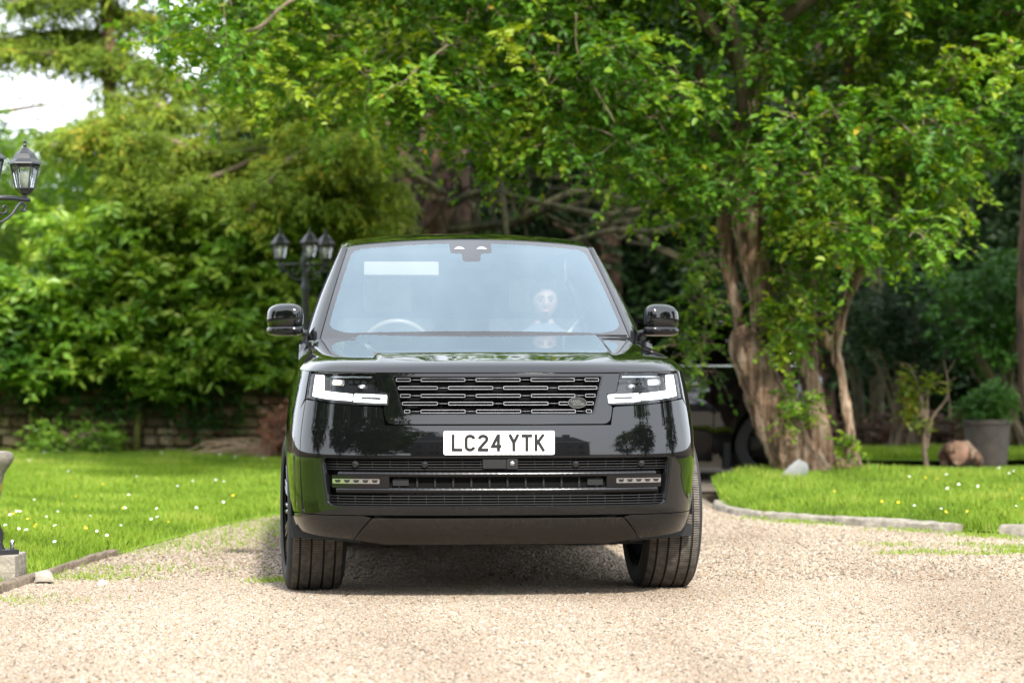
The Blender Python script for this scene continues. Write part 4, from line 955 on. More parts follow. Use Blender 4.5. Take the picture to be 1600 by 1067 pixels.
def sprays(r, C, O, L, k, leaf, droop=.25, spread=.8, jitter=.35, tintw=None):
    """twigs at C pointing O, k leaves along each; returns arrays for leaves() and the twig paths"""
    M = len(C); O = unit(O); up = np.array((0, 0, 1.0)); sd = unit(np.cross(O, up) + 1e-4 * r.standard_normal((M, 3))); Lm = L * (.6 + .8 * r.random(M))
    t = (np.arange(k) + .5 + .3 * r.standard_normal((M, k))) / k; t = np.clip(t, 0, 1.05)
    pos = C[:, None] + O[:, None] * (Lm[:, None] * t)[..., None]; pos[..., 2] -= droop * Lm[:, None] * t ** 2
    sgn = np.where(np.arange(k) % 2 == 0, 1, -1)[None, :, None]
    dv = O[:, None] * .55 + sd[:, None] * sgn * spread + r.standard_normal((M, k, 3)) * jitter; dv[..., 2] -= .15
    nr = up[None, None] + np.array((0, -.25, 0)) + r.standard_normal((M, k, 3)) * .38
    ln = leaf * (.5 + .9 * r.random((M, k)) ** 1.3)
    tw = (.5 * np.ones(M) if tintw is None else tintw)[:, None] + .14 * r.standard_normal((M, k))
    return pos.reshape(-1, 3), dv.reshape(-1, 3), nr.reshape(-1, 3), ln.ravel(), tw.ravel(), (C, O, Lm, droop)
def twigs(name, tw, rad, m, parent, every=1):
    C, O, Lm, dr = tw; C, O, Lm = C[::every], O[::every], Lm[::every]; n = len(C); ts = np.array((-.35, .1, .55, .98)); ring = np.array([(math.cos(a), math.sin(a)) for a in (0, 2.094, 4.189)])
    up = np.array((0, 0, 1.0)); sd = unit(np.cross(O, up) + 1e-6); u2 = np.cross(sd, O); V_ = np.empty((n, 4, 3, 3))
    for i, t in enumerate(ts):
        p = C + O * (Lm * t)[:, None]; p[:, 2] -= dr * Lm * t * abs(t); rr_ = rad * (1 - .75 * max(0, t))
        for j, (a, b) in enumerate(ring): V_[:, i, j] = p + sd * a * rr_ + u2 * b * rr_
    F = [[i * 3 + j, i * 3 + (j + 1) % 3, (i + 1) * 3 + (j + 1) % 3, (i + 1) * 3 + j] for i in range(3) for j in range(3)]
    return npmesh(name, V_.reshape(-1, 3), (np.arange(n)[:, None, None] * 12 + np.array(F)[None]).reshape(-1, 4), m, parent)
def clusters(r, centers, rad, per, flat=.8, out_from=None):
    """points around cluster centres with outward directions"""
    c = np.repeat(centers, per, 0); rd = np.repeat(rad, per) if hasattr(rad, '__len__') else rad; d = unit(r.standard_normal((len(c), 3))); d[:, 2] = d[:, 2] * flat + .15
    q = (r.random(len(c)) ** .5); P = c + d * (rd * q)[:, None] if hasattr(rd, '__len__') else c + d * rd * q[:, None]
    return P, d + .5 * r.standard_normal((len(c), 3)) * np.array((1, 1, .5))
def ats(px, py, D): return np.stack([(px - 800) / FPX * D, D, CAMZ - (py - HOR) / FPX * D], 1)
def stems(name, paths, m, parent, voxel=.02, amp=.02, freq=5, seg=12, loc=(0, 0, 0), sm=1):
    bm = bmesh.new()
    for path in paths:
        q = crom([(*V(p[0]), p[1]) for p in path], 5); tube(bm, [x[:3] for x in q], [max(.004, x[3]) for x in q], seg)
    me = bpy.data.meshes.new(name); bmesh.ops.recalc_face_normals(bm, faces=bm.faces); bm.to_mesh(me); bm.free(); o = link(name, me, m, None)
    if voxel:
        md = o.modifiers.new('r', 'REMESH'); md.mode = 'VOXEL'; md.voxel_size = voxel; evaluated(o); me = o.data
        me.materials.clear(); me.materials.append(m)
        n = len(me.vertices); co = np.empty(n * 3, np.float32); no = np.empty(n * 3, np.float32); me.vertices.foreach_get('co', co); me.vertices.foreach_get('normal', no); co = co.reshape(-1, 3); no = no.reshape(-1, 3)
        for i in range(n):
            p = V((co[i, 0] * freq, co[i, 1] * freq, co[i, 2] * freq * .22)); k = noise.noise(p) * .6 + (.5 - 1.6 * abs(noise.noise(p * 1.7))) * .7 + (.4 - abs(noise.noise(p * 3.6))) * .35; co[i] += no[i] * amp * k
        me.vertices.foreach_set('co', co.ravel()); me.update(); me.polygons.foreach_set('use_smooth', [True] * len(me.polygons))
    o.parent = parent; return o

M_PLUMBARK = bark('plum_bark', (.055, .03, .018), (.21, .125, .075), (.34, .25, .185), 13, .14, 1.0)
M_YEWBARK = bark('yew_bark', (.045, .026, .018), (.12, .068, .045), (.19, .125, .08), 6, .2)
M_MOSSBARK = bark('mossy_bark', (.03, .028, .014), (.065, .058, .025), (.11, .098, .045), 8, .4)
M_TWIG = simple('twig_bark', (.17, .125, .085), .9, noise_amt=.25)
M_PLUM = leafmat('plum_leaf', [(0, (.030, .085, .012)), (.35, (.062, .165, .016)), (.62, (.125, .26, .022)), (.85, (.22, .33, .03)), (.97, (.34, .38, .03)), (1, (.45, .28, .04))], transl=.42, rough=.46, spec=.3)
M_LAUREL = leafmat('laurel_leaf', [(0, (.045, .12, .016)), (.4, (.12, .25, .026)), (.75, (.225, .37, .045)), (1, (.34, .44, .075))], transl=.32, rough=.38)
M_CYPRESS = leafmat('cypress_spray', [(0, (.06, .10, .016)), (.35, (.13, .205, .026)), (.65, (.215, .30, .04)), (.94, (.35, .40, .055)), (1, (.44, .33, .045))], transl=.3, rough=.6, spec=.15)
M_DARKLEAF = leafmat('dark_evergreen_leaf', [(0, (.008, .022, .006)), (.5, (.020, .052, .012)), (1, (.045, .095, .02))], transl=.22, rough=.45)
M_SHRUB = leafmat('box_leaf', [(0, (.02, .07, .012)), (.5, (.055, .15, .022)), (1, (.10, .22, .035))], transl=.25, rough=.4)
M_RED = leafmat('red_leaf', [(0, (.13, .055, .03)), (.5, (.24, .11, .065)), (1, (.34, .19, .10))], transl=.25)
M_LIME = leafmat('young_leaf', [(0, (.08, .15, .015)), (.5, (.16, .24, .02)), (.85, (.26, .28, .03)), (1, (.36, .17, .04))], transl=.4)

# ---- the split-trunk tree on the right lawn
TD = 24.0; plum = empty('fruit_tree', (2.6, TD, .06)); tag(plum, 'old split-trunk tree with spreading bright green leaves on the right lawn', 'tree')
def A(px, py, r, dd=0): return (at(px, py, TD + dd), r)
paths = [[A(1278, 785, .27, -.1), A(1252, 735, .215, -.1), A(1222, 680, .185, -.12), A(1196, 615, .17, -.14), A(1174, 560, .155, -.15), A(1160, 530, .125, -.15), A(1152, 514, .07, -.15)],
         [A(1190, 585, .09), A(1192, 530, .10), A(1190, 470, .105), A(1178, 400, .12), A(1166, 330, .13), A(1160, 240, .11, .1), A(1175, 120, .09, .3), A(1195, -60, .08, .5), A(1190, -260, .06, .6)],
         [A(1165, 560, .05, .1), A(1150, 480, .05, .15), A(1130, 360, .048, .2), A(1118, 250, .04, .2), A(1090, 100, .03, .1)],
         [A(1292, 785, .16, .15), A(1281, 700, .105, .15), A(1270, 615, .082, .15), A(1258, 540, .08, .15), A(1264, 440, .075, .3), A(1290, 300, .07, .5), A(1330, 100, .06, .6), A(1350, -120, .05, .7)],
         [A(1260, 745, .09, -.05), A(1246, 670, .05, .1), A(1232, 600, .045, .15), A(1222, 545, .04, .15)],
         [A(1346, 780, .085), A(1332, 705, .05), A(1316, 600, .038), A(1307, 540, .044), A(1322, 465, .048), A(1345, 425, .044), A(1385, 330, .04, .1), A(1450, 190, .03, -.2), A(1530, 60, .02, -.6)],
         [A(1306, 545, .045), A(1290, 530, .05), A(1280, 520, .05)],
         [A(1345, 782, .05), A(1325, 750, .07), A(1310, 720, .05)]]
stems('trunk', paths, M_PLUMBARK, None, .018, .045, 8)
trunk = bpy.data.objects['trunk']; trunk.parent = plum; trunk.matrix_parent_inverse = plum.matrix_basis.inverted()
limbs = [[A(1165, 200, .05), A(1120, -20, .045, -.8), A(900, -130, .04, -2), A(680, -70, .03, -2.6), A(470, -6, .016, -3), A(400, 45, .013, -3.1), A(290, 68, .005, -3.2)],
         [A(430, 20, .009, -3.05), A(370, 90, .006, -3), A(310, 130, .003, -3)], [A(1175, 120, .07), A(1010, -60, .05, -1.2), A(800, -160, .04, -2)],
         [A(700, 70, .007, -2.6), A(655, 105, .006, -2.7), A(625, 135, .003, -2.8)], [A(900, 20, .005, -2), A(905, 90, .004, -2.2), A(960, 190, .002, -2.4)],
         [A(1180, 60, .06), A(1330, -40, .05, -1), A(1480, -90, .04, -2)],
         [A(1330, 100, .05, .6), A(1450, 40, .04, 0), A(1600, 20, .03, -.6), A(1750, 40, .02, -1)]]
limb = stems('limb', limbs, M_TWIG, None, 0, 0, 0, 7); limb.parent = plum; limb.matrix_parent_inverse = plum.matrix_basis.inverted()
def low_edge(px):
    return np.interp(px, [230, 330, 450, 560, 640, 720, 780, 870, 930, 1000, 1060, 1110, 1170, 1230, 1300, 1380, 1440, 1500, 1560, 1640, 1900], [70, 120, 170, 175, 215, 215, 275, 230, 235, 300, 330, 330, 270, 330, 400, 410, 370, 300, 175, 165, 150])
def plum_crown():
    r = np.random.default_rng(77); N = 860; px = r.uniform(250, 1800, N); lo = low_edge(px); py = lo - (r.random(N) ** 1.15) * (lo + 260)
    # nearer towards the front of the crown
    D = TD + r.normal(0, 1.15, N) - np.clip((1150 - px) / 420, 0, 2.2) * .75; D = np.clip(D, 20.3, 26.5)
    keep = r.random(N) < np.interp(px, [250, 420, 600, 900], [.45, .62, .85, 1]); C = ats(px, py, D)[keep]
    # clusters round the trunk
    T = [(1095, 400, 6), (1095, 480, 7), (1100, 560, 6), (1112, 600, 3), (1085, 530, 6), (1075, 460, 4), (1225, 470, 8), (1240, 440, 12), (1240, 380, 10), (1300, 400, 10), (1230, 520, 10), (1250, 500, 8), (1340, 380, 8), (1375, 370, 6), (1420, 380, 6), (1470, 395, 4), (1228, 625, 5), (1255, 640, 4), (1245, 668, 2), (1310, 690, 1), (1235, 330, 10), (1290, 330, 10), (1400, 300, 8)]
    TC = []
    for x, y, k in T:
        for _ in range(max(1, int(k * .55))): TC.append(at(x + r.normal(0, 14), y + r.normal(0, 16), TD + (.15 if x < 1150 else -.25) + r.normal(0, .2)))
    LC = [at(x + r.normal(0, 9), y + r.normal(0, 9), TD - .42 + r.normal(0, .06)) for x, y, k in [(1225, 515, 6), (1240, 490, 6), (1255, 470, 5), (1215, 545, 4), (1235, 560, 4), (1270, 490, 3), (1235, 630, 4), (1250, 645, 3), (1215, 480, 3), (1240, 665, 2), (1315, 700, 2), (1210, 360, 3), (1225, 330, 3), (1240, 310, 3), (1350, 385, 3), (1370, 372, 3)] for _ in range(k)]
    # unseen upper crown, made wide and dense with large leaves to block light
    U = np.stack([r.uniform(-4.5, 11, 800), r.uniform(20.8, 28.5, 800), r.uniform(4.6, 8.8, 800)], 1); U = U[((U[:, 0] - 3.2) / 7.2) ** 2 + ((U[:, 1] - 24) / 4.2) ** 2 + ((U[:, 2] - 4.6) / 4) ** 2 < 1]
    P1, O1 = clusters(r, C, .21, 13); P2, O2 = clusters(r, np.array(TC), .16, 8, .8); P3, O3 = clusters(r, U, .55, 7)
    t1 = np.repeat(r.normal(.52, .2, len(C)), 13) + .06 * r.standard_normal(len(P1)); t2 = np.repeat(r.normal(.58, .2, len(TC)), 8)
    a = sprays(r, P1, O1, .26, 15, .070, .55, tintw=t1); b = sprays(r, P2, O2, .20, 10, .056, .45, tintw=t2); c = sprays(r, P3, O3, .5, 9, .15, .4)
    P4, O4 = clusters(r, np.array(LC), .09, 4); e = sprays(r, P4, O4, .10, 6, .058, .4, tintw=r.normal(.84, .08, len(P4)))
    arr = [np.concatenate(x) for x in zip(a[:5], b[:5], c[:5], e[:5])]
    odd = r.random(len(arr[4])) < .012; arr[4] = np.minimum(arr[4], .9); odd = r.random(len(arr[4])) < .006; arr[4][odd] = .94 + .06 * r.random(odd.sum())
    o = leaves('crown', arr[0], arr[1], arr[2], arr[3], .62, arr[4], M_PLUM, None); o.parent = plum; o.matrix_parent_inverse = plum.matrix_basis.inverted()
    t = twigs('twig', a[5], .0042, M_TWIG, None, 2); t['kind'] = 'stuff'; t.parent = plum; t.matrix_parent_inverse = plum.matrix_basis.inverted()
    t = twigs('twig', b[5], .0038, M_TWIG, None); t['kind'] = 'stuff'; t.parent = plum; t.matrix_parent_inverse = plum.matrix_basis.inverted()
plum_crown()
def adopt(o, p): o.parent = p; o.matrix_parent_inverse = p.matrix_basis.inverted(); return o

# ---- dark yew behind the SUV with bare mossy boughs
YD = 31.5; yew = empty('yew_tree', (at(690, 540, YD).x, YD, 0)); tag(yew, 'dark old yew with bare twisted mossy boughs behind the SUV roof', 'tree')
def B(px, py, r, dd=0, D0=YD): return (at(px, py, D0 + dd), r)
adopt(stems('trunk', [[B(700, 790, .42), B(690, 600, .36), B(690, 420, .34), B(690, 300, .32), B(700, 180, .27), B(715, 60, .2), B(730, -150, .15), B(735, -500, .08)], [B(650, 780, .2, -.2), B(655, 500, .17, -.2), B(668, 380, .16, -.15), B(680, 250, .12)],
                      [B(560, 780, .16, .8), B(600, 480, .13, .6), B(640, 300, .12, .4), B(590, 180, .1, .4), B(560, 60, .07, .4), B(540, -150, .04, .4)]], M_YEWBARK, None, .04, .05, 3), yew)
def boughs():
    r = np.random.default_rng(5); P = []
    base = [[(700, 320), (760, 300), (860, 320), (960, 335), (1070, 310), (1150, 330)], [(690, 300), (640, 270), (570, 220), (480, 230)], [(700, 360), (800, 345), (900, 300), (1000, 315), (1120, 315)], [(690, 250), (740, 210), (800, 225), (860, 260)],
            [(690, 340), (640, 330), (590, 350), (520, 340)], [(720, 350), (790, 355), (850, 330), (930, 310), (1020, 260)], [(690, 300), (650, 240), (600, 210), (560, 170)], [(700, 270), (760, 240), (780, 280), (790, 350), (795, 420)],
            [(690, 230), (630, 260), (600, 300), (560, 380)], [(720, 300), (745, 340), (730, 380), (745, 440)], [(700, 380), (640, 380), (590, 340), (540, 330)], [(1120, 320), (1040, 360), (960, 360), (880, 380)], [(710, 200), (800, 170), (900, 190), (1010, 230)], [(960, 330), (1000, 370), (1050, 400), (1120, 420)]]
    for k, pl in enumerate(base):
        dd = r.normal(-.6, .5); P.append([B(x, y, .055 - .008 * i if i < 5 else .014, dd - .15 * i) for i, (x, y) in enumerate(pl)])
    for k in range(46):   # thin hanging branches
        x, y = r.uniform(520, 1150), r.uniform(190, 330); dx = r.normal(0, 40); q = []
        for i in range(5): q.append(B(x + dx * i / 4 + r.normal(0, 7), y + 32 * i + r.normal(0, 6), .02 - .0038 * i, r.normal(-.8, .15)))
        P.append(q)
    for k in range(26):
        x, y = r.uniform(520, 1100), r.uniform(230, 400); L = r.uniform(90, 240) * r.choice([-1, 1]); q = []
        for i in range(5): q.append(B(x + L * i / 4, y + r.normal(0, 9) + 12 * math.sin(i), .022 - .004 * i, r.normal(-.5, .12)))
        P.append(q)
    return P
adopt(stems('bough', boughs(), M_MOSSBARK, None, 0, 0, 0, 6), yew)
def evergreen(name, label, X, Y, z0, z1, rx, ry, n, m, seed, leaf=.13, tint=.4, parent=None, trunk_r=.16, six=False, per=9, hole=None, group=None, k=12, L=.55, bark_=None):
    """a whole tree: trunk and limbs, crown of leaf sprays filling an uneven body"""
    r = np.random.default_rng(seed); t = empty(name, (X, Y, 0)); tag(t, label, 'tree', group)
    adopt(stems('trunk', [[(V((X, Y, -.1)), trunk_r * 1.3), (V((X + r.normal(0, .1), Y, z1 * .3)), trunk_r), (V((X + r.normal(0, .2), Y, z1 * .6)), trunk_r * .7), (V((X, Y, z1 * .95)), trunk_r * .2)]]
                + [[(V((X, Y, z)), trunk_r * .45), (V((X + math.cos(a) * rx * .4, Y + math.sin(a) * ry * .4, z + .5)), trunk_r * .3), (V((X + math.cos(a) * rx * .85, Y + math.sin(a) * ry * .85, z + .7)), .02)] for a, z in zip(r.random(7) * 6.28, r.uniform(max(z0, .8), z1 * .8, 7))], bark_ or M_YEWBARK, None, 0, 0, 0, 8), t)
    d = unit(r.standard_normal((n, 3))); q = (.35 + .65 * r.random(n) ** .45)[:, None]; zc, rz = (z0 + z1) / 2, (z1 - z0) / 2
    wob = np.array([1 + .28 * noise.noise(V(x) * 1.7 + V((seed, 0, 0))) for x in d])[:, None]
    C = np.array((X, Y, zc)) + d * q * wob * np.array((rx, ry, rz))
    C = C[C[:, 2] > z0 - .2]
    if hole is not None: C = C[~hole(C)]
    P, O = clusters(r, C, .42, per); tw = np.repeat(r.normal(tint, .16, len(C)), per)
    a = sprays(r, P, O, L, k, leaf, .5, tintw=tw); adopt(leaves('crown', *a[:4], .42, a[4], m, None, six), t); return t
# canopy of the yew (high and behind: it keeps the space under it dark)
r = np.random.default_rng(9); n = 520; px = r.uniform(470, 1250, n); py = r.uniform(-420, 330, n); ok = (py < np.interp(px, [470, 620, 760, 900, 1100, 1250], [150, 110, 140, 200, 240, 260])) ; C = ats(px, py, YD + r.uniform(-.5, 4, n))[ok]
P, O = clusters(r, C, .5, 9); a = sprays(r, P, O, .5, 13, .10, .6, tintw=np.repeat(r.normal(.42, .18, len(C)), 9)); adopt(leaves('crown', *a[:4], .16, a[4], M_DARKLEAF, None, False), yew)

# ---- golden conifer to the left
GD = 29.0; con = empty('golden_conifer', (at(172, 540, 31).x, 31, 0)); tag(con, 'tall conifer with olive gold drooping sprays and reddish trunk', 'tree')
G = lambda px, py, r, dd=0: (at(px, py, 31 + dd), r)
adopt(stems('trunk', [[G(196, 780, .13), G(190, 500, .11), G(200, 270, .095), G(178, 205, .085), G(172, 150, .08), G(170, 60, .07), G(165, -100, .06), G(165, -400, .03)], [G(200, 280, .05), G(192, 240, .04), G(188, 215, .03)]], bark('conifer_bark', (.06, .028, .018), (.14, .065, .045), (.22, .12, .085), 7, .2), None, .03, .02, 5), con)
BG = [([(185, 215), (260, 218), (330, 240), (420, 230)], -1), ([(175, 60), (110, 50), (30, 60), (-40, 75)], .5), ([(172, 78), (120, 84), (60, 82), (0, 78)], 0), ([(170, 20), (240, 30), (320, 60)], .3),
      ([(172, 100), (240, 110), (300, 140), (360, 180)], 0), ([(175, 150), (240, 165), (300, 190)], -.3), ([(195, 240), (260, 270), (330, 300), (400, 290)], -1), ([(200, 270), (270, 290), (350, 270), (440, 225)], -1.2), ([(560, 170), (480, 150), (420, 140), (390, 160)], -1.5), ([(570, 130), (500, 90), (430, 60)], -1.2), ([(590, 210), (520, 220), (450, 250), (390, 330)], -2), ([(600, 250), (520, 250), (460, 300), (420, 330)], -1.8), ([(560, 180), (500, 190), (440, 200)], -1.5),
      ([(600, 300), (540, 290), (470, 280), (400, 280)], -1), ([(620, 60), (540, 40), (460, 50)], -1), ([(610, 0), (520, -20), (420, 0)], -.5), ([(170, -20), (100, -10), (20, 5)], 0), ([(165, -60), (240, -50), (330, -30)], 0), ([(590, 330), (540, 350), (500, 370)], -1), ([(200, 290), (250, 300), (300, 290)], -1.5), ([(190, 180), (150, 195), (110, 215), (80, 230)], -1), ([(610, 350), (560, 320), (510, 310), (470, 330)], -1.4)]
adopt(stems('bough', [[G(x, y, .05 - .011 * i, d_ - .1 * i) for i, (x, y) in enumerate(q)] for q, d_ in BG], M_TWIG, None, 0, 0, 0, 6), con)
def conifer_foliage():
    r = np.random.default_rng(12); C, tw = [], []
    for q, d_ in BG:
        c = np.array(crom(q, 10)); n = int(len(c) * 2.3)
        for _ in range(n):
            i = r.integers(len(c)); x, y = c[i]; C.append(at(x + r.normal(0, 20), y + abs(r.normal(0, 9)) - 4, 31 + d_ + r.normal(0, .3))); tw.append(r.normal(.54, .16))
    for _ in range(170):   # inner mass
        x, y = r.uniform(215, 640), r.uniform(-80, 330)
        if x < 360 and y < 190 and r.random() < .72: continue; C.append(at(x, y, 31 + r.uniform(-.3, 1.8))); tw.append(r.normal(.38, .15))
    for _ in range(70):
        x, y = r.uniform(-30, 220), r.uniform(-140, 20); C.append(at(x, y, 31 + r.uniform(-.4, .8))); tw.append(r.normal(.35, .15))
    for _ in range(120):   # above the picture
        C.append(V((r.uniform(-7, -1), r.uniform(30, 33.5), r.uniform(5.2, 9)))); tw.append(.4)
    C = np.array([tuple(c) for c in C]); tw = np.array(tw); P, O = clusters(r, C, .13, 9, .5); O[:, 2] -= .35
    a = sprays(r, P, O, .20, 15, .08, .5, .7, .3, np.repeat(tw, 9)); adopt(leaves('crown', *a[:4], .26, a[4], M_CYPRESS, None, False), con)
conifer_foliage()

# ---- laurel hedge shrubs hanging over the wall on the left
def shrub(name, label, spots, m, seed, leaf, per=10, rad=.3, k=9, L=.22, wr=.5, tint=.5, base=None, group=None, droop=.4, cat='shrub', six=False, stem_m=None, tsd=.16, sr=1., flat=.8):
    r = np.random.default_rng(seed); C = np.array([tuple(s) for s in spots]); b = base if base is not None else (C[:, 0].mean(), C[:, 1].mean(), 0); t = empty(name, b); tag(t, label, cat, group)
    P, O = clusters(r, C, rad, per, flat); a = sprays(r, P, O, L, k, leaf, droop, tintw=np.repeat(r.normal(tint, tsd, len(C)), per)); adopt(leaves('foliage', *a[:4], wr, a[4], m, None, six), t)
    st = [[(V((b[0] + r.normal(0, .15) * sr, b[1] + r.normal(0, .1) * sr, b[2] - .02)), .03 * sr), (V((b[0], b[1], b[2])).lerp(V(C[i]), .5) + V((0, 0, .15 * sr)), .02 * sr), (V(C[i]), .006 * sr)] for i in r.choice(len(C), min(12, len(C)), False)]
    adopt(stems('stem', st, stem_m or M_TWIG, None, 0, 0, 0, 6), t); return t
r = np.random.default_rng(21)
def spots_rect(n, x0, x1, y0, y1, D0, D1, f=None):
    x, y = r.uniform(x0, x1, n), r.uniform(y0, y1, n); k = np.ones(n, bool) if f is None else f(x, y); return ats(x, y, r.uniform(D0, D1, n))[k]
hang = lambda x: 590 + 18 * np.sin(x / 31) + 10 * np.sin(x / 13 + 1)
for i, (x0, x1, ytop, lab, tn) in enumerate([(-420, -100, 330, 'laurel continuing along the wall beyond the left photo edge', .5), (-120, 95, 430, 'dark leaved laurel overhanging the wall behind the near lantern', .40), (60, 215, 330, 'broad bright laurel bush above the mossy wall pillar', .56), (190, 335, 320, 'light green laurel with tiered leaf clumps over the wall centre', .60), (310, 470, 340, 'bright laurel bush directly behind the distant lamp post', .54)]):
    S_ = spots_rect(120, x0, x1, ytop, 625, 29.2, 30.7, lambda x, y: (y < hang(x)) & (noise_ok(x, y) if False else True))
    shrub('laurel_bush', lab, S_, M_LAUREL, 30 + i, .115, 15, .25, 10, .18, .5, tn + .06, base=(float(S_[:, 0].mean()), 31.2, 0), group='laurels along the wall', six=False, tsd=.2, flat=.3)
# taller trees behind the wall, far left, under open sky
shrub('willow_tree', 'pale green feathery tree under the open sky behind the lantern', spots_rect(210, -130, 150, 120, 460, 34, 36.5, lambda x, y: y > 148 + .6 * np.abs(x + 10)), M_LAUREL, 40, .10, 11, .34, 10, .34, .3, .52, base=(at(30, 540, 35).x, 35, 0), cat='tree', droop=.7)
shrub('ash_tree', 'soft green tree between the conifer trunk and the wall', spots_rect(150, 100, 300, 225, 430, 33, 35, None), M_LAUREL, 41, .10, 11, .34, 10, .34, .36, .44, base=(at(200, 540, 34).x, 34, 0), cat='tree')
# ---- wood behind
hole = lambda C: ((C[:, 0] / C[:, 1] * FPX + 800) < 390) & ((HOR - (C[:, 2] - CAMZ) / C[:, 1] * FPX) < 215)
for i, (X, Y, z0, z1, rx, n, lab) in enumerate([(-8.6, 40, .2, 5.0, 2.4, 120, 'dense dark evergreen far behind the leftmost laurels'), (-4.6, 38.5, .2, 4.2, 2.0, 130, 'dark evergreen rising behind the conifer trunk'), (-1.8, 37, .1, 9.5, 2.3, 190, 'tall dark evergreen behind the yew, towards the lamp'), (1.3, 38, .1, 10, 2.4, 190, 'tall dark evergreen behind the passenger side of the SUV'), (4.3, 38.5, .1, 10, 2.4, 190, 'tall dark evergreen behind the split tree'), (7.6, 38, .1, 10, 2.4, 170, 'tall dark evergreen behind the potted shrub'), (11, 36, .1, 10, 2.4, 110, 'tall dark evergreen beyond the right edge of the lawn'), (-12.5, 37, .1, 5, 2.4, 80, 'dark evergreen beyond the left end of the wall')]):
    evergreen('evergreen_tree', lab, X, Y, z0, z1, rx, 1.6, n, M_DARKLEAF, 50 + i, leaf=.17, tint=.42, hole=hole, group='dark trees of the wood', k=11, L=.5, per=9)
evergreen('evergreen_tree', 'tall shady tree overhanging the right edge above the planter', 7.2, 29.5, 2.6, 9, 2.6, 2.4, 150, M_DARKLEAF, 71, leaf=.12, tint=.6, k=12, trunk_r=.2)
# the wood behind reads as one dark mass
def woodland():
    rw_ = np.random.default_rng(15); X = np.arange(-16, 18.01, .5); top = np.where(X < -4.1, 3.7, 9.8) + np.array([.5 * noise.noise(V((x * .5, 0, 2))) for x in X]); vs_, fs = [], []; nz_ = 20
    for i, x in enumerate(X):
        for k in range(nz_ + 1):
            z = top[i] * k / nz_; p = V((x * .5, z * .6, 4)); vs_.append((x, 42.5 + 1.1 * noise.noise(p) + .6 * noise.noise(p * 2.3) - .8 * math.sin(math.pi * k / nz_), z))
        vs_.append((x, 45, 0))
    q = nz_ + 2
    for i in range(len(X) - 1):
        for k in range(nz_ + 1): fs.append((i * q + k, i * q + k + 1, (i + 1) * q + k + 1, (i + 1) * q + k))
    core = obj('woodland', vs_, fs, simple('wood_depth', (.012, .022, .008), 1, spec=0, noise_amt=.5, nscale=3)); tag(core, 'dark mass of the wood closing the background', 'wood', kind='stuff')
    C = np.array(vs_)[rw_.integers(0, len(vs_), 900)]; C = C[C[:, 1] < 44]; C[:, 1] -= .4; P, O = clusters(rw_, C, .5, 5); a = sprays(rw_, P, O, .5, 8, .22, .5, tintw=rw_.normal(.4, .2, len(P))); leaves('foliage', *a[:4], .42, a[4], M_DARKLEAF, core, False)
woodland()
# holly-like bushes right of the split tree
r = np.random.default_rng(31)
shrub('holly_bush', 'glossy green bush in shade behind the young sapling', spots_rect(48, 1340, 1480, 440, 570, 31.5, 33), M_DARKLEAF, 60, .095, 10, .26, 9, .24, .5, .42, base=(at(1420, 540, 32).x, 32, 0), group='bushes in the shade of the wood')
shrub('holly_bush', 'glossy green bush hanging above the potted shrub', spots_rect(62, 1470, 1640, 420, 550, 30.5, 32), M_SHRUB, 61, .10, 10, .26, 9, .24, .55, .38, base=(at(1590, 540, 31.5).x, 31.5, 0), group='bushes in the shade of the wood')
# bare wood trunks on the right
def pole_tree(name, lab, path, m, grp):
    t = empty(name, path[0][0]); tag(t, lab, 'tree', grp); adopt(stems('trunk', [path], m, None, .03, .02, 5), t)
    top = path[-1][0]; rr_ = np.random.default_rng(int(abs(top.x) * 100)); C = np.array(top) + rr_.normal(0, .7, (26, 3)); P, O = clusters(rr_, C, .3, 8); a = sprays(rr_, P, O, .3, 10, .10, .4, tintw=np.full(len(P), .5)); adopt(leaves('crown', *a[:4], .45, a[4], M_DARKLEAF, None, False), t)
Q = lambda px, py, r, D: (at(px, py, D), r)
pole_tree('slim_tree', 'thin leaning mossy trunk just right of the split tree', [Q(1350, 720, .075, 33), Q(1338, 600, .07, 33), Q(1328, 540, .065, 33), Q(1325, 420, .06, 33), Q(1330, 250, .05, 33), Q(1335, 0, .04, 33)], M_MOSSBARK, 'bare trunks in the wood')
pole_tree('slim_tree', 'straight grey green trunk behind the young sapling', [Q(1371, 730, .095, 34), Q(1370, 600, .09, 34), Q(1368, 450, .085, 34), Q(1366, 250, .07, 34), Q(1360, 0, .06, 34)], M_MOSSBARK, 'bare trunks in the wood')
pole_tree('slim_tree', 'brown trunk cut by the right edge above the planter', [Q(1632, 790, .12, 28.5), Q(1612, 620, .10, 28.5), Q(1602, 500, .09, 28.5), Q(1604, 380, .08, 28.5), Q(1620, 150, .07, 28.5), Q(1640, -100, .06, 28.5)], M_YEWBARK, 'bare trunks in the wood')
# leaf litter bank in the wood
shrub('leaf_litter', 'low bank of brown fallen leaves at the edge of the wood', [(x, 33 + r.normal(0, .3), .10 + .14 * r.random()) for x in r.uniform(3.2, 8, 90)], leafmat('dead_leaf', [(0, (.05, .025, .014)), (.5, (.13, .07, .04)), (1, (.22, .13, .08))], transl=.1), 64, .08, 10, .2, 8, .2, .5, .45, cat='leaf litter', base=(5.5, 33, 0)) ['kind'] = 'stuff'
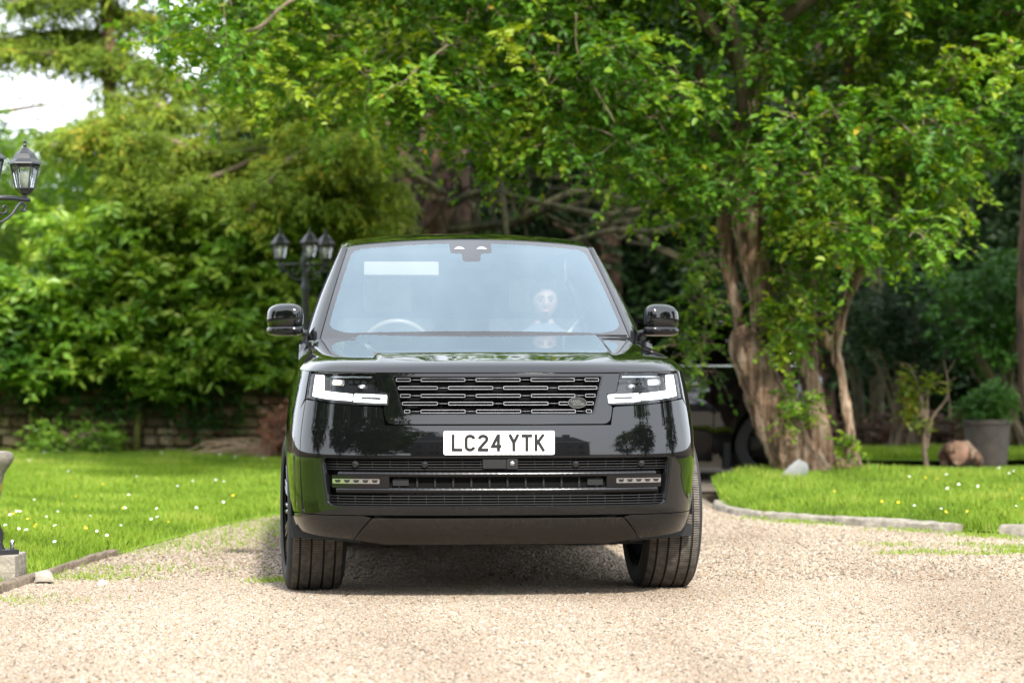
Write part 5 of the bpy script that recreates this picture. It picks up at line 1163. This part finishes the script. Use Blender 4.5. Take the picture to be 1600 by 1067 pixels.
# hanging bare twigs at the right edge
# ---- young sapling, log, planter
SD_ = 26.0
sap = empty('sapling', at(1447, 735, SD_)); tag(sap, 'young sapling with bare twigs and lime leaves beside the log', 'tree')
Sx = lambda px, py, r, dd=0: (at(px, py, SD_ + dd), r)
adopt(stems('trunk', [[Sx(1450, 742, 0.0279), Sx(1444, 700, 0.0217), Sx(1446, 665, 0.0217), Sx(1448, 640, 0.0186)], [Sx(1448, 700, 0.0155), Sx(1454, 660, 0.0155), Sx(1462, 645, 0.0124), Sx(1480, 620, 0.0112), Sx(1480, 590, 0.0081), Sx(1474, 562, 0.0043)], [Sx(1447, 660, 0.0136), Sx(1438, 620, 0.0124), Sx(1430, 590, 0.0093), Sx(1420, 572, 0.0068), Sx(1406, 566, 0.0040)], [Sx(1446, 650, 0.0112), Sx(1432, 640, 0.0087), Sx(1420, 620, 0.0062), Sx(1412, 590, 0.0040)],
                      [Sx(1450, 655, 0.0093), Sx(1450, 610, 0.0081), Sx(1462, 600, 0.0068), Sx(1482, 596, 0.0043), Sx(1494, 590, 0.0040)], [Sx(1448, 640, 0.0087), Sx(1436, 650, 0.0062), Sx(1424, 650, 0.0040)], [Sx(1480, 605, 0.0050), Sx(1484, 630, 0.0043), Sx(1484, 650, 0.0040)], [Sx(1478, 585, 0.0043), Sx(1486, 574, 0.0040), Sx(1492, 562, 0.0040)], [Sx(1445, 668, 0.0087), Sx(1440, 640, 0.0074), Sx(1443, 600, 0.0050), Sx(1440, 580, 0.0040)]], M_TWIG, None, 0, 0, 0, 7), sap)
rs_ = np.random.default_rng(4); SC = [(1410, 590, 6), (1418, 605, 8), (1412, 618, 7), (1428, 612, 6), (1424, 640, 6), (1416, 648, 5), (1436, 655, 5), (1446, 668, 3), (1452, 590, 6), (1450, 604, 3), (1466, 612, 2), (1432, 630, 4)]
C = np.array([tuple(at(x + rs_.normal(0, 4), y + rs_.normal(0, 5), SD_ + rs_.normal(0, .05))) for x, y, k in SC for _ in range(k)]); P, O = clusters(rs_, C, .05, 4); a = sprays(rs_, P, O, .05, 4, .042, .3, tintw=rs_.normal(.5, .2, len(P))); adopt(leaves('crown', *a[:4], .6, a[4], M_LIME, None), sap)
lg = empty('log', at(1497, 722, 26.6)); tag(lg, 'short sawn log lying by the planter, cut end facing out', 'log')
c = at(1500, 708, 26.6); bm = bmesh.new(); prof = []
ax = V((-.25, -.75, .12)).normalized(); p0 = c - ax * .22; p1 = c + ax * .12
tube(bm, [p0, p0.lerp(p1, .3), p0.lerp(p1, .7), p1], [.10, .125, .125, .115], 24)
for v in bm.verts: v.co += v.normal * 0 + V((noise.noise(v.co * 9), noise.noise(v.co * 9 + V((5, 0, 0))), noise.noise(v.co * 9 + V((0, 5, 0))))) * .05
adopt(bmobj('bark', bm, M_PLUMBARK, None, sharp=50), lg)
bm = bmesh.new(); q = ax.to_track_quat('Z', 'Y'); lathe(bm, [(.105, .0), (.10, .016), (.05, .024), (.001, .02)], 18, caps=False); bm.transform(Matrix.Translation(p1 - ax * .004) @ q.to_matrix().to_4x4()); adopt(bmobj('cut_end', bm, simple('sawn_wood', (.26, .15, .10), .8, noise_amt=.25, nscale=14), None), lg)
sp = [[(at(1478, 726, 26.6), .03), (at(1474, 712, 26.6), .045), (at(1484, 700, 26.5), .05), (at(1494, 704, 26.6), .04)], [(at(1530, 726, 26.6), .03), (at(1524, 714, 26.5), .05), (at(1512, 708, 26.5), .06)]]
adopt(stems('root_snag', sp, M_PLUMBARK, None, .012, .03, 14), lg)
PD = 28.2; pc = at(1542, 540, PD); pl = empty('planter', (pc.x, PD, 0)); tag(pl, 'large plain grey stone planter standing behind the log', 'planter')
zt = CAMZ - (655 - HOR) / FPX * PD; bm = bmesh.new(); lathe(bm, [(.19, .0), (.20, .02), (.225, zt * .6), (.235, zt - .05), (.25, zt - .045), (.25, zt), (.225, zt), (.215, zt - .06)], 32, caps=False); adopt(bmobj('pot', bm, simple('planter_stone', (.10, .085, .07), .85, noise_amt=.2, nscale=9, bump=.3), None, sharp=40), pl).location = (pc.x, PD, 0)  # pot colour darkened in place of the shade that falls here
bm = bmesh.new(); lathe(bm, [(.222, zt - .05), (.001, zt - .03)], 24, caps=False); adopt(bmobj('soil', bm, M_SOIL, None), pl).location = (pc.x, PD, 0)
rb = np.random.default_rng(6); d = unit(rb.standard_normal((60, 3))); Cb = np.array(at(1545, 633, PD)) + d * np.array((.26, .24, .17)) * (rb.random((60, 1)) ** .4)
shrub('potted_shrub', 'rounded dark green shrub growing in the grey planter', Cb, M_SHRUB, 66, .045, 12, .09, 9, .10, .5, .6, base=(pc.x, PD, zt - .05), sr=.3)
# ---- plants at the wall foot
r = np.random.default_rng(44)
shrub('nettle_clump', 'leafy green weeds at the foot of the wall', spots_rect(45, 45, 175, 670, 712, 29.3, 30), M_LAUREL, 80, .06, 9, .12, 8, .14, .45, .55, base=(at(110, 540, 29.7).x, 29.7, .02), cat='weeds')
shrub('red_shrub', 'reddish brown shrub at the wall beside the SUV', spots_rect(32, 425, 470, 645, 705, 28.4, 29), M_RED, 81, .05, 10, .12, 8, .14, .4, .5, base=(at(440, 540, 28.7).x, 28.7, .02))
def brush_pile():
    rb = np.random.default_rng(3); c = at(380, 540, 29); t = empty('brush_pile', (c.x, 29, .02)); tag(t, 'heap of dry pale cut twigs below the red shrub', 'brushwood'); ps = []
    for k in range(55):
        x = rb.uniform(325, 440); z = abs(rb.normal(0, .05)); a = rb.uniform(-.5, .5); L = rb.uniform(.3, .9); m0 = at(x, 540, 29 + rb.normal(0, .2)); m0.z = .05 + z
        d = V((math.cos(a), .2 * rb.normal(), math.sin(a) * .7)); q = m0 + d * L * .5; e = m0 - d * L * .5; q.z = max(.02, q.z); e.z = max(.02, e.z); ps.append([(e, .005), (m0 + V((0, 0, .04)), .005), (q, .002)])
    adopt(stems('twig', ps, simple('dry_twig', (.36, .25, .16), .9, noise_amt=.3), None, 0, 0, 0, 5), t)
brush_pile()
# urn flowers
ur = np.random.default_rng(2); uc = np.array((URN.location.x, 16.0, .66)); shrub('urn_plant', 'small flowering plant growing in the stone urn', uc + ur.normal(0, 1, (22, 3)) * np.array((.08, .08, .06)), M_SHRUB, 90, .035, 6, .07, 6, .08, .5, .6, base=(uc[0], uc[1], .53), cat='plant', sr=.15)

# ================================================================== stone wall on the left
WD = 30.2; wall = empty('stone_wall', (-4.2, WD, 0)); tag(wall, 'old rubble stone garden wall below the laurels', 'wall')
M_WALL = []
for i, c in enumerate([(.19, .13, .065), (.26, .19, .10), (.11, .08, .045), (.33, .255, .15), (.19, .11, .065)]): M_WALL.append(simple('wall_stone_%d' % i, c, .9, noise_amt=.3, nscale=8, bump=.5, bscale=20))
adopt(boxo('mortar', (-4.3, WD + .20, .50), (9.4, .34, 1.06), simple('wall_mortar', (.10, .078, .042), .95, noise_amt=.3, nscale=6), None), wall)
rw = random.Random(3); meshes = []
for i in range(12):
    bm = bmesh.new(); box(bm, (0, 0, 0), (1, 1, 1)); bmesh.ops.bevel(bm, geom=list(bm.edges), offset=.16, segments=1, affect='EDGES')
    for v in bm.verts: v.co += V((rw.uniform(-.06, .06), rw.uniform(-.06, .06), rw.uniform(-.06, .06)))
    me = bpy.data.meshes.new('stone'); bmesh.ops.recalc_face_normals(bm, faces=bm.faces); bm.to_mesh(me); bm.free(); me.materials.append(M_WALL[i % 5]); meshes.append(me)
z = .02
while z < .95:
    hh = rw.uniform(.08, .15); x = -8.8
    while x < .3:
        w = rw.uniform(.10, .30); o = bpy.data.objects.new('stone', rw.choice(meshes)); col.objects.link(o); o.parent = wall
        o.location = (x + w / 2 + 4.2, .03 + rw.uniform(-.02, .02), z + hh / 2); o.scale = (w - .015, .16, hh - .015); x += w
    z += hh
ri = np.random.default_rng(19); iv = []
for k in range(60):
    x = ri.uniform(-60, 480); t0 = ri.choice([620, 640, 660]); iv += [tuple(at(x + ri.normal(0, 8), y, 29.95)) for y in np.arange(590, t0 + ri.uniform(-20, 30), 16)]
shrub('ivy', 'dark ivy trails hanging down the face of the garden wall', iv, M_SHRUB, 95, .05, 4, .08, 6, .09, .8, .25, base=(-4.2, 30.02, .9), cat='ivy', sr=.25)
for px in (48, 213):    # mossy upright stakes against the wall
    c = at(px, 540, WD - .12); bm = bmesh.new(); tube(bm, [(c.x, WD - .12, -.05), (c.x + .02, WD - .12, .5), (c.x + .01, WD - .1, 1.1)], [.045, .04, .04], 8); tag(bmobj('wall_post', bm, simple('mossy_wood', (.20, .20, .05), .9, noise_amt=.3), None), 'mossy green upright stake against the wall, %s' % ('nearer the left edge' if px < 100 else 'nearer the SUV'), 'stake')
# ================================================================== passenger
def passenger():
    p = empty('person', (0, 0, 0)); tag(p, 'person in a dark top sitting in the passenger seat behind the windscreen', 'person')
    p.matrix_world = car.matrix_basis @ Matrix.Translation((.445, 2.60, 0))
    nu, nv = 40, 40; vs_, fs = [], []
    for j in range(nv + 1):
        ph = -math.pi / 2 + math.pi * j / nv
        for i in range(nu):
            th = 2 * math.pi * i / nu; x, y, z = math.cos(ph) * math.sin(th), -math.cos(ph) * math.cos(th), math.sin(ph)
            f = max(0, -y); w = .073 * (1 - .28 * max(0, -z - .1) ** 1.2); q = V((x * w, y * .092, z * .115))
            if z < 0: q.y -= .012 * f * (-z)
            g = lambda cx, cz, sx_, sz: math.exp(-((x - cx) / sx_) ** 2 - ((z - cz) / sz) ** 2) * (1 if y < 0 else 0)
            q.y -= .022 * g(0, -.18, .16, .20) + .012 * g(0, .08, .12, .16) - .006 * g(.38, .06, .2, .10) - .006 * g(-.38, .06, .2, .10) + .008 * g(0, -.50, .25, .06) + .006 * g(0, -.62, .22, .06) + .010 * g(0, -.85, .25, .12) + .006 * g(0, .25, .6, .1)
            vs_.append(q)
    for j in range(nv):
        for i in range(nu): fs.append((j * nu + i, j * nu + (i + 1) % nu, (j + 1) * nu + (i + 1) % nu, (j + 1) * nu + i))
    # body grown from a skeleton, head attached at the neck
    J = {'pel': (0, .02, .78, .15), 'belly': (0, .03, .93, .135), 'chest': (0, .05, 1.13, .15), 'up': (0, .05, 1.25, .10), 'neck': (0, .04, 1.33, .052), 'skull': (0, .03, 1.40, .05),
         'lsh': (-.16, .05, 1.22, .065), 'lel': (-.22, -.02, .98, .045), 'lwr': (-.12, -.20, .92, .03), 'lha': (-.06, -.27, .91, .03), 'rsh': (.16, .05, 1.22, .065), 'rel': (.22, -.02, .98, .045), 'rwr': (.12, -.20, .92, .03), 'rha': (.06, -.27, .91, .03),
         'lhip': (-.09, -.02, .78, .09), 'lkn': (-.12, -.42, .80, .065), 'lan': (-.12, -.55, .50, .045), 'rhip': (.09, -.02, .78, .09), 'rkn': (.12, -.42, .80, .065), 'ran': (.12, -.55, .50, .045)}
    E = [('pel', 'belly'), ('belly', 'chest'), ('chest', 'up'), ('up', 'neck'), ('neck', 'skull'), ('up', 'lsh'), ('lsh', 'lel'), ('lel', 'lwr'), ('lwr', 'lha'), ('up', 'rsh'), ('rsh', 'rel'), ('rel', 'rwr'), ('rwr', 'rha'), ('pel', 'lhip'), ('lhip', 'lkn'), ('lkn', 'lan'), ('pel', 'rhip'), ('rhip', 'rkn'), ('rkn', 'ran')]
    names = list(J); me = bpy.data.meshes.new('body'); me.from_pydata([J[n][:3] for n in names], [(names.index(a), names.index(b)) for a, b in E], []); o = link('body', me, None, None)
    o.modifiers.new('s', 'SKIN'); sk = me.skin_vertices[0].data
    for i, n in enumerate(names): sk[i].radius = (J[n][3],) * 2; sk[i].use_root = n == 'pel'
    o.modifiers.new('d', 'SUBSURF').levels = 2; bpy.context.view_layer.update(); evaluated(o); me = o.data
    me.materials.clear(); me.materials.append(M_CLOTH); me.materials.append(M_SKIN)
    for f in me.polygons: f.use_smooth = True; f.material_index = 1 if (f.center.z > 1.345 or (f.center.y < -.19 and f.center.z > .86 and abs(f.center.x) < .13)) else 0
    n0 = len(me.vertices); bm = bmesh.new(); bm.from_mesh(me); hm = mesh('h', [v + V((0, .015, 1.462)) for v in vs_], fs); nf = len(bm.faces); bm.from_mesh(hm); bm.faces.ensure_lookup_table()
    for f in bm.faces[nf:]: f.material_index = 1; f.smooth = True
    bm.to_mesh(me); bm.free(); bpy.data.meshes.remove(hm); o.parent = p
    hv, hf = [], []
    for j in range(nv + 1):
        ph = -math.pi / 2 + math.pi * j / nv
        for i in range(nu):
            th = 2 * math.pi * i / nu; x, y, z = math.cos(ph) * math.sin(th), -math.cos(ph) * math.cos(th), math.sin(ph); hv.append(V((x * .084, y * .10 + .014, z * .122 + .012)) + V((0, .015, 1.462)))
    for j in range(nv):
        for i in range(nu):
            a = [j * nu + i, j * nu + (i + 1) % nu, (j + 1) * nu + (i + 1) % nu, (j + 1) * nu + i]; c = sum((hv[k] for k in a), V()) / 4 - V((0, .015, 1.462))
            if c.z > .066 - .9 * max(0, abs(c.x) - .03) or c.y > -.022 and c.z > -.115: hf.append(a)
    obj('hair', hv, hf, M_HAIR, p)
    for sg in (-1, 1):
        bm = bmesh.new(); bmesh.ops.create_icosphere(bm, subdivisions=2, radius=.0085, matrix=Matrix.Translation((.029 * sg, -.0715, 1.468))); bmobj('eye', bm, M_EYEW, p)
        bm = bmesh.new(); bmesh.ops.create_icosphere(bm, subdivisions=2, radius=.0036, matrix=Matrix.Translation((.029 * sg, -.0775, 1.468))); bmobj('iris', bm, M_INK, p)
        bm = bmesh.new(); tube(bm, [(.014 * sg, -.083, 1.485), (.03 * sg, -.081, 1.489), (.046 * sg, -.069, 1.484)], .0022, 6); bmobj('eyebrow', bm, M_HAIR, p)
    bm = bmesh.new(); tube(bm, [(-.022, -.080, 1.402), (0, -.090, 1.405), (.022, -.080, 1.402)], [.003, .005, .003], 8); bmobj('mouth', bm, simple('lips', (.45, .18, .16), .5), p)
passenger()
bm = bmesh.new(); pts = [V((.74, 2.80, 1.46)), V((.62, 2.64, 1.34)), V((.50, 2.45, 1.18)), V((.36, 2.44, .95))]
for a, b in zip(pts, pts[1:]):
    w = V((.03, 0, .03)); q = [bm.verts.new(a - w), bm.verts.new(a + w), bm.verts.new(b + w), bm.verts.new(b - w)]; bm.faces.new(q)
bmobj('seat_belt', bm, M_BELT, car, smooth=False)

# ================================================================== second black car, side-on behind
def parked_car():
    c2 = empty('parked_car', (2.30, 26.0, -.01), math.radians(2)); tag(c2, 'black car parked side-on behind the split tree', 'car')
    # local x along the length (0 at the right-hand axle, body to -x), y depth
    top = smooth_tab((-3.75, -3.6, -3.2, -2.6, -2.0, -1.2, -.4, .2, .42, .52), (.65, .85, .95, 1.0, 1.02, 1.02, 1.02, 1.02, 1.0, .9))
    HW = lambda z: .90 - .10 * max(0, (z - .62) / .4) ** 2 - .05 * max(0, (.45 - z) / .25)
    def side(x, z, sg): e = min(1, max(0, (x + 3.75) / .5), max(0, (.52 - x) / .3)); return (x, sg * (HW(z) - .22 * (1 - e) ** 2), z)
    WA = .355
    def archp(xc, a0, a1, n=12): return [(xc + WA * math.cos(a0 + (a1 - a0) * k / n), .32 + WA * math.sin(a0 + (a1 - a0) * k / n)) for k in range(n + 1)]
    z_t = lambda x: float(np.interp(x, top[0], top[1]))
    for sg in (-1, 1):
        f = lambda x, z, sg=sg: side(x, z, sg)
        segs = [(-3.72, -2.50), (-2.49, -1.46), (-1.45, -.52), (-.51, .50)]
        for i, (a, b) in enumerate(segs):
            pol = [(x, z_t(x)) for x in np.linspace(a, b, 12)]
            if i == 0: pol += [(b, .22)] + archp(-2.85, 0.25 - .25, math.pi)[:1] + archp(-2.85, .0, math.pi)[1:] + [(a, .30)]
            elif i == 3: pol += [(b, .30)] + archp(0, 0, math.pi) + [(a, .22)]
            else: pol += [(b, .17), (a, .17)]
            if i == 0: pol = [(x, z_t(x)) for x in np.linspace(a, b, 12)] + [(b, .30)] + archp(-2.85, 0, math.pi) + [(a, .30)]
            trim(('front_wing', 'front_door', 'rear_door', 'rear_wing')[i], f, pol if sg < 0 else pol, M_PAINT, c2, h=.06, thick=.012)
        gl = [[(-3.05, 1.04), (-2.55, 1.36), (-2.0, 1.42), (-1.98, 1.04)], [(-1.93, 1.04), (-1.95, 1.42), (-.10, 1.41), (.25, 1.04)]]
        gf = lambda x, z, sg=sg: (x, sg * (.80 - .35 * (z - 1.03)), z)
        for q in gl: trim('side_window', gf, rounded(q, .03), M_SIDEGL, c2, h=.08, thick=.005)
        trim('window_frame', lambda x, z, sg=sg: (x, sg * (.79 - .35 * (z - 1.03)), z), [(-3.35, 1.01), (-2.6, 1.40), (-2.0, 1.46), (.0, 1.46), (.47, 1.01)], M_GLOSS, c2, gl, h=.08, thick=0)
        bm = bmesh.new(); tube(bm, [(-3.1, sg * .815, 1.03), (-2, sg * .82, 1.035), (.26, sg * .815, 1.03)], .012, 6); bmobj('window_strip', bm, M_CHROME, c2)
        for xh in (-.72, -1.62): boxo('door_handle', (xh, sg * .885, .87), (.2, .03, .03), M_CHROME, c2, .008)
        bm = bmesh.new(); prism(bm, [(-.42, .10), (-.42, .34), (-.36, .34), (-.36, .10)], lambda x, z: (x, sg * .70, z), lambda x, z: (x, sg * .88, z)); bmobj('mud_flap', bm, M_MATTE, c2, smooth=False)
    bm = bmesh.new(); vsx = np.linspace(-3.74, .51, 24); ra = [bm.verts.new((x, side(x, z_t(x), -1)[1], z_t(x))) for x in vsx]; rb = [bm.verts.new((x, 0, z_t(x) + .04)) for x in vsx]; rc = [bm.verts.new((x, side(x, z_t(x), 1)[1], z_t(x))) for x in vsx]
    for k in range(23): bm.faces.new((ra[k], ra[k + 1], rb[k + 1], rb[k])); bm.faces.new((rb[k], rb[k + 1], rc[k + 1], rc[k]))
    bmobj('deck', bm, M_PAINT, c2)
    ruled('roof_panel', [(x, -.64, 1.43) for x in np.linspace(-2.6, .0, 8)], [(x, .64, 1.43) for x in np.linspace(-2.6, .0, 8)], M_PAINT, .05, 8, c2, lambda p: V((0, 0, 1)))
    ruled('rear_window', [(.47, y, 1.02) for y in np.linspace(-.76, .76, 8)], [(.0, y * .85, 1.43) for y in np.linspace(-.76, .76, 8)], M_SIDEGL, parent=c2); ruled('windscreen', [(-3.35, y, 1.02) for y in np.linspace(-.76, .76, 8)], [(-2.6, y * .85, 1.43) for y in np.linspace(-.76, .76, 8)], M_SIDEGL, parent=c2)
    bm = bmesh.new(); box(bm, (-1.45, 0, .42), (3.9, 1.3, .36)); box(bm, (-1.45, 0, .55), (1.9, 1.55, .5)); bmobj('underbody', bm, M_VOID, c2, smooth=False)
    for sgx, m in ((.43, M_MATTE), (-3.66, M_MATTE)): boxo('bumper', (sgx, 0, .45), (.2, 1.5, .3), M_PAINT, c2, .05)
    for xc in (0, -2.85):
        for sg in (-1, 1):
            wh = empty('wheel', (xc, sg * .78, .32), math.pi / 2 * 0, c2); bm = bmesh.new(); lathe(bm, [(.21, -.09), (.30, -.105), (.32, -.08), (.32, .08), (.30, .105), (.21, .09)], 40, caps=False); bm.transform(Matrix.Rotation(math.pi / 2, 4, 'X')); bmobj('tyre', bm, M_SIDEW, wh, sharp=40)
            bm = bmesh.new(); lathe(bm, [(.215, .05), (.215, .09), (.19, .085), (.06, .06), (.05, .075), (.001, .075)], 32, caps=False)
            for k in range(5):
                a = 2 * math.pi * k / 5; tube(bm, [(.04 * math.cos(a), .04 * math.sin(a), .075), (.2 * math.cos(a), .2 * math.sin(a), .085)], .022, 6)
            bm.transform(Matrix.Rotation(math.pi / 2 * -sg * -1, 4, 'X')); bmobj('rim', bm, M_DARKMET, wh, sharp=40)
parked_car()

# ================================================================== what stands behind the photographer (mirrored in the bodywork)
M_BRICK = simple('house_render', (.20, .185, .17), .9, noise_amt=.12, nscale=3); M_ROOFT = simple('roof_slate', (.10, .10, .11), .8, noise_amt=.2, nscale=4); M_WIN = simple('window_glass', (.05, .06, .07), .05)
def house():
    h = empty('house', (6, -24, 0)); tag(h, 'grey country house mirrored in the front bumper of the SUV', 'house')
    boxo('wall', (0, -3, 3.6), (20, 8, 7.2), M_BRICK, h); boxo('parapet', (0, -3, 7.35), (20.4, 8.4, .3), simple('house_trim', (.55, .53, .50), .8), h)
    bm = bmesh.new(); prism(bm, [(-10, 7.5), (10, 7.5), (7, 9.6), (-7, 9.6)], lambda x, z: (x, 1.0 - (z - 7.5) * 1.2, z), lambda x, z: (x, -7 + (z - 7.5) * 1.2, z)); bmobj('roof', bm, M_ROOFT, h, smooth=False)
    for i in range(7):
        for z in (1.9, 5.2):
            if i == 3 and z < 3: continue
            w = boxo('window', (-8.1 + 2.7 * i, 1.02, z), (1.1, .06, 1.9), M_WIN, h); boxo('sill', (-8.1 + 2.7 * i, 1.06, z - 1.02), (1.3, .2, .1), MATS['house_trim'], w); boxo('glazing_bar', (-8.1 + 2.7 * i, 1.06, z), (.05, .05, 1.9), MATS['house_trim'], w)
    boxo('door', (0, 1.03, 1.15), (1.2, .08, 2.3), simple('door_paint', (.03, .035, .04), .3), h)
    for x in (-6, 6): boxo('chimney', (x, -3, 10), (1.2, .9, 1.8), M_BRICK, h)
house()
for i, (X, Y, z1, rx, lab) in enumerate([(-9, -17, 12, 6.0, 'broad tree mirrored in the offside half of the bumper'), (-15, -4, 11, 5.0, 'tree beside the drive mirrored in the offside headlight'), (-15, 9, 9, 4.0, 'tree beside the drive mirrored in the offside flank'), (-7.5, -5, 13, 4.6, 'tall nearby tree mirrored left of the number plate'), (-3, -30, 15, 5, 'high tree beside the house mirrored above the number plate'), (13, 2, 7, 2.6, 'tree mirrored in the nearside corner of the bumper'), (14, 12, 7.5, 3, 'tree at the near side of the drive by the right lawn'), (19, -12, 9, 3, 'tall tree behind the house end mirrored by the nearside headlight')]):
    evergreen('garden_tree', lab, X, Y, .8, z1, rx, rx, int(13 * rx * rx) if rx > 3.5 else 110, M_SHRUB, 200 + i, leaf=.42, tint=.3, group='trees around the forecourt', k=8, L=.8, per=8)
